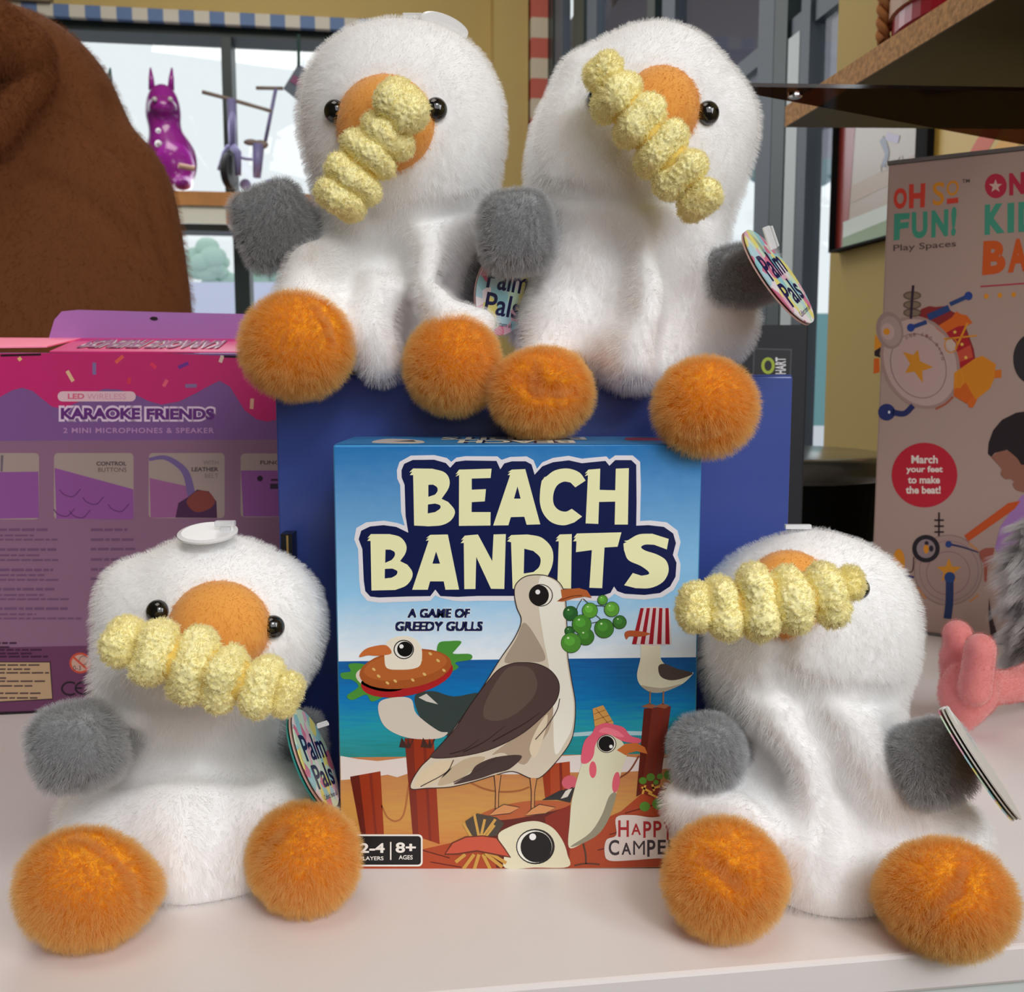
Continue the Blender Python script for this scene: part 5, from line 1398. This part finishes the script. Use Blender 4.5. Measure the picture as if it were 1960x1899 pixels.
LILAC = mat('lilac_metal', lin((132, 128, 176)), 0.4)
GRIP = mat('taupe_grip', lin((140, 126, 118)), 0.6)
TYRE = mat('black_tyre', (0.01, 0.01, 0.012), 0.6)
A9 = lambda x, y, v=-0.12: bw(380 + x * 0.2, 100 + y * 0.2, v)
S9 = pxm(A9(500, 900))
sc = thing('balance_scooter', A9(290, 1310), 'lilac scooter with a black front wheel left on the window shelf', 'scooter', 'lilac scooters')
mb = MB(); mb.tube([A9(315, 450), A9(325, 900)], [9 * S9, 6.5 * S9], 14); mb.build('stem', [LILAC], sc, smooth=True)
mb = MB(); mb.tube([A9(35, 380), A9(250, 435), A9(700, 565)], 3.6 * S9, 10); mb.build('handlebar', [GRIP], sc, smooth=True)
mb = MB(); mb.tube([A9(325, 900), A9(280, 905), A9(240, 960), A9(190, 1130)], [5 * S9, 4 * S9, 3.5 * S9, 3 * S9], 10); mb.tube([A9(325, 900), A9(375, 960), A9(380, 1180)], [8 * S9, 8 * S9, 6 * S9], 10); mb.build('fork', [LILAC], sc, smooth=True)
mb = MB(); cW = A9(295, 1140); mb.lathe(cW - U * 7 * S9, [(30 * S9, 0), (33.5 * S9, 3 * S9), (33.5 * S9, 11 * S9), (30 * S9, 14 * S9)], unit(U + Vv * -0.25), 28); w_ = mb.build('front_wheel', [TYRE], sc, smooth=False)
mb = MB(); mb.tube([A9(380, 1000), A9(450, 1020), A9(520, 1025)], 3 * S9, 8); mb.build('frame_tube', [LILAC], sc)
A9 = lambda x, y, v=-0.028: bw(380 + x * 0.2, 100 + y * 0.2, v)
s2 = thing('balance_scooter', A9(560, 1310), 'lilac scooter with a grey saddle right on the window shelf', 'scooter', 'lilac scooters')
mb = MB(); mb.tube([A9(740, 350), A9(640, 850)], 3.6 * S9, 10); mb.build('stem', [LILAC], s2, smooth=True)
mb = MB(); mb.tube([A9(550, 342), A9(810, 346)], 3.4 * S9, 10); mb.build('handlebar', [GRIP], s2, smooth=True)
mb = MB(); mb.ell(A9(500, 862), (14 * S9, 8 * S9, 6 * S9)); mb.ell(A9(590, 885), (16 * S9, 8 * S9, 9 * S9)); mb.build('saddle', [GRIP], s2, smooth=True)
mb = MB(); mb.tube([A9(575, 880), A9(560, 1200)], [12 * S9, 8 * S9], 12); mb.build('seat_post', [LILAC], s2, smooth=True)
for x in (450, 690):
    mb = MB(); mb.lathe(A9(x, 1270) - Vv * 0.01, [(9 * S9, 0), (11 * S9, 2 * S9), (11 * S9, 6 * S9), (9 * S9, 8 * S9)], Vv, 24); mb.build('wheel', [LILAC], s2)
A9 = lambda x, y, v=-0.09: bw(380 + x * 0.2, 100 + y * 0.2, v)
ht = thing('hanging_card', A9(960, 90, -0.06), 'diamond pink and teal card hanging in the back window', 'hanging card')
mb = MB(); mb.tube([A9(958, -170, -0.06), A9(958, 130, -0.06)], 3.2 * S9, 8); mb.build('cord', [mat('dark_green_cord', (0.02, 0.06, 0.055), 0.6)], ht)
mb = MB(); mb.prism([A9(955, 110, -0.06), A9(1100, 215, -0.06), A9(980, 480, -0.06), A9(812, 345, -0.06)], Vv * 0.012); cd = mb.build('card', [mat('slate_teal', lin((86, 98, 116)), 0.5)], ht)
mb = MB(); mb.prism([A9(915, 215, -0.063), A9(1040, 300, -0.063), A9(1015, 355, -0.063), A9(870, 280, -0.063)], Vv * 0.002); mb.build('stripe', [mat('plum_pink', lin((128, 62, 108)), 0.5)], cd)
# ================================================================== plush gulls
WHITE_SKIN = mat('white_plush_backing', (0.93, 0.93, 0.93), 0.9)
WHITE_FUR = fur_mat('white_plush_pile', (0.96, 0.96, 0.955), (0.97, 0.97, 0.97), spec=0.12, transl=0.45)
GREY_SKIN = mat('grey_plush_backing', (0.30, 0.31, 0.32), 0.9)
GREY_FUR = fur_mat('grey_plush_pile', (0.32, 0.33, 0.34), (0.64, 0.655, 0.675), transl=0.25)
ORANGE_SKIN = mat('orange_plush_backing', (0.90, 0.40, 0.012), 0.9)
ORANGE_FUR = fur_mat('orange_plush_pile', (0.90, 0.42, 0.010), (0.96, 0.73, 0.32), spec=0.4, rough=0.4, transl=0.5, mid=0.55)
BEAK_SKIN = mat('orange_velour', (0.80, 0.36, 0.07), 0.95, sheen=0.4)
BEAK_FUR = fur_mat('orange_velour_pile', (0.78, 0.33, 0.05), (0.90, 0.52, 0.16), transl=0.2)
FRY_SKIN = mat('yellow_terry_backing', (0.96, 0.89, 0.47), 0.95)
FRY_FUR = fur_mat('yellow_terry_loops', (0.95, 0.87, 0.44), (0.97, 0.93, 0.62), transl=0.45)
FRY_CORD = mat('yellow_thread', (0.80, 0.58, 0.13), 0.8)
EYE = mat('black_plastic_eye', (0.004, 0.004, 0.004), 0.06, spec=0.6, coat=0.5)
CLEAR = mat('clear_plastic_fastener', (0.85, 0.86, 0.88), 0.25, alpha=0.55)
MILKY = mat('milky_plastic_loop', (0.82, 0.83, 0.85), 0.3, alpha=0.85)
CARD_EDGE = mat('pink_card_edge', (0.62, 0.40, 0.36), 0.7)
CARD_BACK = mat('white_card_back', (0.62, 0.60, 0.56), 0.6)
CARD_GREEN = mat('teal_card_leaf', (0.03, 0.28, 0.25), 0.6)

def tag_print():
    m = bpy.data.materials.new('pastel_patchwork_card')
    m.use_nodes = True
    nt = m.node_tree
    b = nt.nodes['Principled BSDF']
    b.inputs['Roughness'].default_value = 0.35
    tc = nt.nodes.new('ShaderNodeTexCoord')
    nz = nt.nodes.new('ShaderNodeTexNoise'); nz.inputs['Scale'].default_value = 60
    ad = nt.nodes.new('ShaderNodeMixRGB'); ad.blend_type = 'ADD'; ad.inputs[0].default_value = 0.012
    vo = nt.nodes.new('ShaderNodeTexVoronoi'); vo.inputs['Scale'].default_value = 190
    nt.links.new(tc.outputs['Object'], nz.inputs['Vector'])
    nt.links.new(tc.outputs['Object'], ad.inputs[1]); nt.links.new(nz.outputs['Color'], ad.inputs[2])
    nt.links.new(ad.outputs[0], vo.inputs['Vector'])
    sp = nt.nodes.new('ShaderNodeSeparateColor')
    nt.links.new(vo.outputs['Color'], sp.inputs[0])
    rp = nt.nodes.new('ShaderNodeValToRGB'); rp.color_ramp.interpolation = 'CONSTANT'
    cols = [(178, 214, 226), (226, 178, 196), (232, 222, 130), (150, 205, 215), (236, 226, 232), (214, 120, 150), (205, 230, 205)]
    el = rp.color_ramp.elements
    while len(el) < len(cols): el.new(0.5)
    for i, c in enumerate(cols):
        el[i].position = i / len(cols); el[i].color = (*lin(c), 1)
    nt.links.new(sp.outputs[0], rp.inputs[0]); nt.links.new(rp.outputs[0], b.inputs['Base Color'])
    return m
TAG_CARD = tag_print()
TAG_INK = mat('navy_tag_ink', (0.008, 0.008, 0.07), 0.4)

def hang_tag(parent, c, a, b, leaves=1, away=False):
    """oval card leaves: centre, half-axes a (long) and b (towards the lettering's right)"""
    c, a, b = (np.asarray(v, float) for v in (c, a, b))
    n = unit(np.cross(b, a))            # printed side
    if (np.dot(n, CAM - c) < 0) != away:
        n = -n
    th = 0.0004
    def leaf(mb, shift, slot):
        mb.cur = slot
        pts = [c + shift + a * math.cos(w) + b * math.sin(w) for w in np.linspace(0, 2 * math.pi, 48, endpoint=False)]
        mb.prism(pts, -n * th)
    mb = MB()
    leaf(mb, 0, 0)
    card = mb.build('hang_tag', [TAG_CARD], parent)
    card['label'] = 'oval pastel patchwork swing tag with dark lettering'
    mb = MB(); leaf(mb, -n * 0.0011, 0); mb.build('back_leaf', [CARD_BACK if away else CARD_EDGE], card)
    if leaves > 1:
        mb = MB(); leaf(mb, -n * 0.0021 - a * 0.02, 0); mb.build('back_leaf', [CARD_BACK if away else CARD_GREEN], card)
    return card, n

def tag_text(card, c, a, b, n, lines):
    pr = Print(lambda x, y: np.asarray(c) + np.asarray(b) * x - np.asarray(a) * y, n, eps=0.00006)
    for body, x0, y0, x1, y1, bold in lines:
        pr.text(body, ((x0, y0), (x1, y1)), TAG_INK, 2, bold=bold)
    pr.build('tag_lettering', card)

def fastener(parent, c, d, s=0.0042):
    """little folded plastic T-end"""
    d = unit(d); side = unit(np.cross(d, (0, 1, 0)))
    mb = MB()
    mb.box(np.asarray(c), d * s, side * s * 0.32, np.array([0, 1, 0]) * s * 0.16)
    mb.box(np.asarray(c) + side * s * 0.42, d * s * 0.9, side * s * 0.12, np.array([0, 1, 0]) * s * 0.22)
    return mb.build('tag_fastener', [CLEAR], parent, bevel=0.0004)

def gull(spec):
    Y = spec['Y']
    g = thing('plush_seagull', spec['base'], spec['label'], 'stuffed toy', 'plush seagulls')
    S = pxm(at(spec['mid'][0], spec['mid'][1], Y))
    P = lambda px, py, dy=0.0: at(px, py, Y + dy)
    # ---- body: head and torso, one continuous cloth surface
    body = Sdf(0.012)
    body.off = 9 * S
    for e in spec['ell']:
        px, py, dy, rx, ry, rd = e[:6]
        roll = e[6] if len(e) > 6 else 0
        k = e[7] if len(e) > 7 else 0.018
        if len(e) > 8:                  # squarer stuffing
            body.rbox(P(px, py, dy), (rx * S, rd * S, ry * S), min(rx, ry, rd) * S * e[8], roty(roll), k=k)
        else:
            body.ell(P(px, py, dy), (rx * S, rd * S, ry * S), roty(roll), k=k)
    for pts, rs, k in spec.get('ridge', []):
        body.cone([P(*p) for p in pts], [r * S for r in rs], k=max(0.013, min(k, 0.018)))
    for pts, r, k in spec.get('groove', []):
        # follow the surface
        q = []
        for p in pts:
            h = body.march(*p)
            if h is not None: q.append(h)
        if len(q) > 1:
            body.cone(q, (r + 4) * S, k=k, op='sub')
    for lo, hi in spec['support']:
        body.cut_box(lo, hi)
    V, Fc = body.mesh(0.0017)
    bo = make('body', V, Fc, [WHITE_SKIN, WHITE_FUR], g, smooth=True)
    # ---- beak and eyes sit in the face
    bx, by, brx, bry, brd, broll = spec['beak']
    hc = body.march(bx, by)
    beak_c = hc + np.array([0, brd * S * 0.30, 0])
    beak = Sdf(0.004).ell(beak_c, (brx * S, brd * S, bry * S), roty(broll))
    bk = beak.build('beak', 0.0011, [BEAK_SKIN, BEAK_FUR], g)
    eyes = []
    for ex, ey, erx, ery in spec['eyes']:
        hp = body.march(ex, ey)
        if hp is None: continue
        nrm = body.grad(hp[None])[0]
        c = hp + nrm * erx * S * 0.15
        eyes.append(c)
        w = MB()
        r = max(erx, ery) * S * 0.86
        t1 = unit(np.cross(nrm, (0, 0, 1))); t2 = np.cross(nrm, t1)
        w.ell(c, (r * 0.98, r, r * 0.8), axes=(t1, -t2, nrm))
        w.build('eye', [EYE], g, smooth=True)
    dist = np.full(len(V), 9.0)
    for c in eyes:
        dist = np.minimum(dist, np.linalg.norm(V - c, axis=1) / (20 * S))
    wgt = np.clip((dist - 0.75) / 1.2, 0.12, 1)
    wgt *= np.clip((beak(V) / (14 * S) + 0.3), 0.15, 1)
    L = spec.get('pile', 0.0029)
    fur(bo, 6500, L, down=0.6, rnd=0.22, kids=14, root=0.00006, tip=0.000018, seed=spec['seed'], rough=0.45, sparse=wgt)
    fur(bk, 900, 0.0011, down=0.6, rnd=0.3, kids=6, root=0.00007, tip=0.00003, seed=spec['seed'] + 1, rough=0.5)
    # ---- curly fry: six terry puffs tied along a cord
    beads = spec['fry']
    mean = np.mean([[b[0], b[1]] for b in beads], 0)
    fy = spec['fry_y']
    cs = [at(b[0], b[1], fy + (b[4] if len(b) > 4 else 0)) for b in beads]
    cord = MB(); cord.tube([0.5 * (cs[0] + cs[1])] + cs[1:-1] + [0.5 * (cs[-1] + cs[-2])], [b[2] * S * 0.62 for b in beads], 14)
    fr = cord.build('curly_fry', [FRY_CORD], g, smooth=True)
    rngf = np.random.default_rng(spec['seed'])
    for i, b in enumerate(beads):
        d = unit(cs[min(i + 1, len(cs) - 1)] - cs[max(i - 1, 0)])
        r = b[2] * S * 0.98
        th = (b[3] if len(b) > 3 else 36) * 0.80 * S
        # axes: x along the cord
        ax0 = d; ax1 = unit(np.cross(d, (0, 1, 0.01))); ax2 = np.cross(ax0, ax1)
        R = np.stack([ax0, ax1, ax2], 1)
        sd = Sdf(0.003).ell(cs[i], (th, r * 0.92, r * 0.88), R)
        for q in range(7):              # lumpy gathers
            w = rngf.uniform(0, 6.28); l = rngf.uniform(-0.25, 0.25)
            sd.ell(cs[i] + R @ np.array([l * th, math.cos(w) * r * 0.66, math.sin(w) * r * 0.66]), (th * 0.62, r * 0.34, r * 0.34), R, k=0.003)
        bv, bf = sd.mesh(0.00045)
        nr = sd.grad(bv)
        seeds = bv[rngf.choice(len(bv), min(len(bv), int(420 * (r / 0.009) * (th / 0.006))), replace=False)]
        dmin = np.full(len(bv), 9.0)
        for sp_ in seeds:               # terry nubs
            dmin = np.minimum(dmin, ((bv - sp_) ** 2).sum(1))
        bv = bv + nr * (0.0006 * np.clip(1 - dmin / 0.00060 ** 2, 0, 1) ** 0.6)[:, None]
        bd = make('fry_puff', bv, bf, [FRY_SKIN, FRY_FUR], fr, smooth=True)
        fur(bd, 800, 0.00080, rnd=0.8, kids=5, root=0.00011, tip=0.00007, seed=spec['seed'] * 7 + i, rough=1.0, segs=2)
    # ---- wings
    for wspec in spec['wings']:
        px, py, dy, rx, ry, rd, roll, rnd_ = wspec[:8]
        c = P(px, py, dy)
        wd = Sdf(0.004)
        wd.off = 11 * S
        wd.rbox(c, np.array([rx, rd, ry]) * S, min(rx, ry, rd) * S * rnd_, roty(roll))
        if len(wspec) > 8:              # root joining the body
            wd.cone([c, P(*wspec[8])], [min(rx, ry) * S * 0.75, min(rx, ry) * S * 0.5], k=0.008)
        for lo, hi in spec['support']:
            wd.cut_box(lo, hi)
        wo = wd.build('wing', 0.0014, [GREY_SKIN, GREY_FUR], g)
        wo['label'] = 'grey plush wing'
        fur(wo, 1700, 0.0030, down=0.35, rnd=0.3, kids=11, root=0.00006, tip=0.000018, seed=spec['seed'] + 5, rough=0.6)
    # ---- feet
    for fspec in spec['feet']:
        px, py, fyy, rx, ry, rd, roll = fspec[:7]
        c = at(px, py, fyy)
        s = pxm(c)
        ft = Sdf(0.005)
        ft.off = 15 * s
        ft.ell(c, (rx * s, rd * s, ry * s), roty(roll))
        if len(fspec) > 7 and fspec[7] is not None:          # cone joining the leg
            q = fspec[7]
            ft.cone([c, at(q[0], q[1], fyy + q[2])], [min(rx, ry) * s * 0.62, q[3] * s], k=0.010)
        if len(fspec) > 8:
            for line in fspec[8]:       # sewn seams
                h = [ft.march(*p) for p in line]
                h = [p for p in h if p is not None]
                if len(h) > 1:
                    ft.cone(h, 7 * s, k=0.004, op='sub')
        for lo, hi in spec['support'] + spec.get('foot_support', []):
            ft.cut_box(lo, hi)
        fo = ft.build('foot', 0.0014, [ORANGE_SKIN, ORANGE_FUR], g)
        fo['label'] = 'round orange plush foot'
        fur(fo, 2600, 0.0037, down=0.35, rnd=0.25, kids=12, root=0.00006, tip=0.00002, seed=spec['seed'] + 9, rough=0.6)
    return g, body, P, S

TABLE = ((-3, -1, -0.5), (3, 3, 0.0))
BLUE = ((-0.0885, 0.385, -0.1), (0.1048, 0.485, 0.1660))
GAME = ((-0.0578, 0.330, -0.1), (0.0613, 0.375, 0.1435))

def on_table(px, py, ry):               # distance at which a ball of this picture radius rests on the table
    Yv = 0.3
    for _ in range(20):
        c = at(px, py, Yv)
        rz = ry * pxm(c)
        d = ray(px, py)
        Yv = (rz - CAM[2]) / d[2] * d[1]
    return Yv

SPEC_A = dict(
    label='white plush gull sitting on the blue carton, left one, curly fry drooping from its beak',
    Y=0.392, base=(-0.04, 0.42, 0.166), mid=(760, 400), seed=11,
    ell=[(768, 200, 0, 166, 156, 146), (696, 225, 0, 108, 122, 116), (842, 235, 0, 108, 132, 114), (778, 330, 0, 158, 128, 122),
         (770, 450, 0.010, 168, 130, 112), (715, 590, 0.016, 200, 108, 114), (700, 655, 0.012, 118, 66, 98)],
    ridge=[([(815, 480, -0.014), (800, 550, -0.024), (850, 605, -0.026), (920, 620, -0.020)], [36, 40, 42, 36], 0.012),
           ([(600, 520, -0.01), (585, 600, -0.022)], [60, 70], 0.012),
           ([(728, 555, -0.016), (706, 640, -0.023), (730, 690, -0.020)], [34, 50, 44], 0.016)],
    groove=[([(605, 372), (700, 400), (800, 410), (920, 385)], 4, 0.006), ([(745, 470), (775, 520), (770, 580)], 7, 0.014)],
    support=[BLUE],
    beak=(737, 232, 88, 84, 62, 0),
    eyes=[(642, 214, 18, 24), (834, 210, 20, 24)],
    fry=[(768, 202, 47, 44, -0.004), (740, 256, 50, 34), (707, 298, 54, 34), (679, 345, 50, 32), (655, 380, 46, 34)], fry_y=0.350,
    wings=[(525, 430, -0.004, 73, 80, 48, 20, 0.75, (620, 440, 0.01)), (905, 520, 0.012, 58, 58, 40, 35, 0.7, (850, 470, 0.015))],
    feet=[(568, 657, 0.360, 110, 104, 96, 0, (640, 640, 0.022, 40), [[(560, 560), (610, 590), (640, 660)]]),
          (867, 694, 0.364, 93, 96, 88, 0, (840, 660, 0.020, 40))],
)
SPEC_B = dict(
    label='white plush gull sitting on the blue carton, right one, curly fry slanting over its face',
    Y=0.392, base=(0.06, 0.42, 0.166), mid=(1240, 400), seed=23,
    ell=[(1250, 205, 0, 160, 158, 146), (1128, 235, 0, 74, 100, 96, -12, 0.018, 0.5), (1112, 310, 0, 72, 84, 92, 0, 0.018, 0.5), (1392, 236, 0, 48, 58, 70), (1330, 310, 0, 74, 90, 84), (1210, 345, 0, 175, 95, 122),
         (1210, 450, 0.008, 175, 150, 118), (1182, 600, 0.012, 236, 116, 122), (1195, 520, 0.004, 165, 115, 108), (1360, 610, 0.01, 90, 96, 94), (1215, 672, -0.006, 105, 78, 84)],
    ridge=[([(1230, 400, -0.014), (1236, 480, -0.019), (1228, 600, -0.025), (1215, 690, -0.026)], [30, 40, 48, 46], 0.016), 
           ([(1060, 620, -0.008), (1040, 690, -0.016)], [66, 52], 0.012)],
    groove=[([(1035, 362), (1120, 372), (1210, 376), (1290, 372), (1370, 410)], 4, 0.005), ([(1180, 480), (1185, 580)], 4, 0.016), ([(1295, 480), (1305, 560), (1285, 660)], 6, 0.016)],
    support=[BLUE],
    beak=(1266, 202, 70, 72, 56, 0),
    eyes=[(1146, 190, 18, 24), (1354, 217, 17, 25)],
    fry=[(1154, 140, 32, 30), (1181, 184, 50, 36), (1222, 236, 52, 36), (1268, 282, 52, 34), (1306, 332, 48, 34), (1338, 384, 37, 32)], fry_y=0.350,
    wings=[(988, 442, -0.022, 67, 76, 54, 6, 0.75, (1060, 450, 0.0)), (1412, 526, -0.004, 76, 58, 56, 8, 0.55, (1360, 530, 0.006))],
    feet=[(1036, 748, 0.357, 103, 86, 88, 0, (1080, 700, 0.02, 44), [[(990, 720), (1030, 748), (1100, 748)], [(1030, 748), (1020, 700)]]),
          (1350, 774, 0.331, 99, 94, 84, 0, (1330, 730, 0.03, 50), [[(1330, 830), (1380, 820)]])],
    foot_support=[GAME],
)
_c1, _c2 = on_table(163, 1697, 114), on_table(585, 1637, 108)
SPEC_C = dict(
    label='white plush gull sitting on the table left of the game box, both eyes showing',
    Y=0.336, base=(-0.11, 0.33, 0.0), mid=(390, 1350), seed=37,
    ell=[(408, 1180, 0, 180, 166, 148), (546, 1185, 0, 58, 80, 86), (262, 1215, 0, 52, 92, 86), (238, 1122, 0, 18, 22, 30), (388, 1280, 0, 166, 88, 124),
         (378, 1395, 0.010, 166, 118, 112), (335, 1560, 0.012, 232, 128, 124), (360, 1580, -0.016, 158, 98, 80), (392, 1654, -0.018, 116, 80, 96), (560, 1545, 0.006, 85, 72, 70)],
    ridge=[([(180, 1560, -0.010), (200, 1640, -0.022)], [70, 60], 0.014),
           ([(520, 1530, -0.010), (590, 1565, -0.012)], [46, 46], 0.016),
           ([(205, 1325, -0.012), (240, 1365, -0.016)], [20, 24], 0.01)],
    groove=[([(195, 1345), (300, 1366), (400, 1364), (545, 1340)], 6, 0.010), ([(215, 1478), (350, 1462), (490, 1470)], 7, 0.010), ([(420, 1560), (425, 1620), (415, 1690)], 5, 0.016)],
    support=[TABLE],
    beak=(414, 1206, 90, 84, 60, 8),
    eyes=[(303, 1171, 20, 25), (522, 1200, 18, 25)],
    fry=[(238, 1231, 40, 34), (300, 1253, 53, 38), (372, 1271, 60, 40), (432, 1294, 56, 36), (500, 1315, 49, 36), (549, 1330, 33, 22)], fry_y=0.288,
    wings=[(146, 1424, -0.032, 75, 75, 54, 12, 0.85, (235, 1415, -0.010)), (560, 1430, 0.018, 62, 78, 44, 0, 0.7, (500, 1420, 0.016))],
    feet=[(162, 1694, _c1, 128, 110, 98, -12, (282, 1690, 0.010, 30), [[(150, 1602), (215, 1640), (258, 1690), (262, 1740)]]),
          (584, 1637, _c2, 101, 106, 92, 30, (500, 1640, 0.012, 36), [[(590, 1540), (540, 1590), (500, 1640)]])],
)
_d1, _d2 = on_table(1388, 1676, 116), on_table(1815, 1714, 110)
SPEC_D = dict(
    label='white plush gull sitting on the table right of the game box beside the pink hand',
    Y=0.334, base=(0.10, 0.33, 0.0), mid=(1560, 1350), seed=53,
    ell=[(1552, 1175, 0, 175, 168, 150), (1425, 1190, 0.002, 74, 98, 95), (1664, 1185, 0, 62, 90, 88), (1540, 1275, 0, 172, 88, 122),
         (1545, 1400, 0.006, 192, 140, 116), (1590, 1600, 0.012, 268, 134, 128), (1610, 1684, -0.024, 118, 78, 95), (1470, 1590, -0.012, 140, 84, 80), (1725, 1605, -0.010, 145, 72, 78), (1345, 1560, 0.0, 50, 66, 60)],
    ridge=[([(1480, 1345, -0.015), (1535, 1440, -0.020), (1562, 1560, -0.024), (1555, 1660, -0.026)], [42, 48, 46, 50], 0.013),
           ([(1600, 1360, -0.017), (1660, 1450, -0.021), (1720, 1530, -0.021), (1830, 1590, -0.013)], [42, 48, 50, 54], 0.013),
           ([(1310, 1530, -0.014), (1440, 1560, -0.026), (1540, 1620, -0.034)], [44, 40, 34], 0.010),
           ([(1640, 1650, -0.022), (1720, 1640, -0.026)], [40, 40], 0.012)],
    groove=[([(1345, 1352), (1450, 1322), (1500, 1310), (1560, 1320), (1640, 1335), (1725, 1330)], 4, 0.006), ([(1497, 1215), (1495, 1265), (1500, 1310)], 4, 0.006),
            ([(1530, 1340), (1585, 1440), (1610, 1540), (1606, 1680)], 8, 0.010), ([(1455, 1440), (1490, 1520), (1520, 1600)], 6, 0.016), ([(1640, 1610), (1740, 1600)], 6, 0.012)],
    support=[TABLE],
    beak=(1513, 1142, 78, 80, 56, 4),
    eyes=[(1392, 1135, 18, 24), (1642, 1126, 19, 24)],
    fry=[(1330, 1166, 38, 34), (1384, 1165, 52, 36), (1448, 1152, 66, 38), (1512, 1148, 62, 38), (1580, 1133, 52, 38), (1630, 1121, 22, 18)], fry_y=0.289,
    wings=[(1352, 1437, -0.016, 63, 69, 54, 6, 0.9, (1420, 1430, 0.0)), (1782, 1456, -0.026, 72, 72, 56, 20, 0.85, (1700, 1440, -0.012))],
    feet=[(1386, 1676, _d1, 113, 112, 98, 20, (1488, 1690, 0.010, 24), [[(1345, 1570), (1350, 1640), (1420, 1700)]]),
          (1813, 1713, _d2, 129, 108, 98, -14, (1706, 1706, 0.010, 24), [[(1770, 1760), (1830, 1700), (1920, 1660)], [(1830, 1700), (1850, 1640)]])],
)
GULLS = {}
for key, sp in (('A', SPEC_A), ('B', SPEC_B), ('C', SPEC_C), ('D', SPEC_D)):
    GULLS[key] = gull(sp)

# ---- hang loops and swing tags
def disc_loop(key, px, py, rx, ry, tilt, dy, stem, lean=-0.22):
    g, body, P, S = GULLS[key]
    c = P(px, py, dy)
    mb = MB()
    axis = unit((math.sin(math.radians(tilt)), lean, 1.0))
    mb.lathe(c, [(rx * S * 0.80, 0), (rx * S, 0.0004), (rx * S, 0.0010), (rx * S * 0.86, 0.0014)], axis, 36)
    o = mb.build('hang_loop', [MILKY], g, smooth=False)
    mb = MB()
    q = P(stem[0], stem[1], dy)
    mb.box(q, (18 * S, 0, 0), (0, 8 * S, 0), (0, 0, 5 * S)); mb.box(q - np.array([0, 0, 13 * S]), (9 * S, 0, 0), (0, 5 * S, 0), (0, 0, 14 * S))
    mb.build('loop_stem', [CLEAR], o, bevel=0.0003)

disc_loop('A', 850, 52, 46, 14, 30, -0.002, (790, 32), -0.85)
disc_loop('C', 398, 1024, 54, 14, 0, -0.008, (431, 1002))
g, body, P, S = GULLS['B']
mb = MB(); q = P(1262, 44, 0.0)
mb.box(q, (14 * S, 0, 0), (0, 6 * S, 0), (0, 0, 3 * S)); mb.build('hang_loop', [MILKY], g)
g, body, P, S = GULLS['D']
mb = MB(); q = P(1527, 1008, 0.0)
mb.box(q, (24 * S, 0, 0), (0, 6 * S, 0), (0, 0, 4 * S)); mb.build('hang_loop', [MILKY], g)

def px_axis(px0, py0, px1, py1, Y, depth=0.0):
    v = at(px1, py1, Y) - at(px0, py0, Y)
    return v + np.array([0, depth, 0])

WORDS = [('Palm', -0.70, -0.50, 0.74, 0.02, 0.015), ('Pals', -0.62, 0.10, 0.64, 0.58, 0.015), ('Collect them all', -0.5, 0.70, 0.45, 0.80, 0.0)]
def tag_axes(cp, ap, bp):
    c, a, b = at(*cp), at(*ap), at(*bp)
    return c, a - c, b - c
# right upper gull: leaning on its wing, face turned to the right
g, body, P, S = GULLS['B']
c, a, b = tag_axes((1493, 528, 0.364), (1430, 440, 0.366), (1512, 515, 0.383))
card, n = hang_tag(g, c, a, b, 1)
tag_text(card, c, a, b, n, WORDS)
fastener(card, at(1473, 456, 0.363), px_axis(1465, 432, 1481, 480, 0.363), 0.0042)
# left upper gull: between the pair
g, body, P, S = GULLS['A']
c, a, b = tag_axes((968, 556, 0.384), (985, 470, 0.384), (1020, 566, 0.392))
card, n = hang_tag(g, c, a, b, 1)
tag_text(card, c, a, b, n, WORDS)
# left lower gull: in the gap beside the game box
g, body, P, S = GULLS['C']
c, a, b = tag_axes((607, 1452, 0.322), (572, 1358, 0.322), (632, 1446, 0.342))
card, n = hang_tag(g, c, a, b, 2)
tag_text(card, c, a, b, n, WORDS)
fastener(card, at(618, 1388, 0.322), px_axis(605, 1392, 631, 1384, 0.322), 0.0020)
# right lower gull: turned away, its plain back leaf showing
g, body, P, S = GULLS['D']
c, a, b = tag_axes((1868, 1466, 0.300), (1796, 1358, 0.300), (1875, 1461, 0.316))
card, n = hang_tag(g, c, a, b, 2, away=True)
fastener(card, at(1813, 1374, 0.297), px_axis(1802, 1350, 1826, 1396, 0.297), 0.0036)
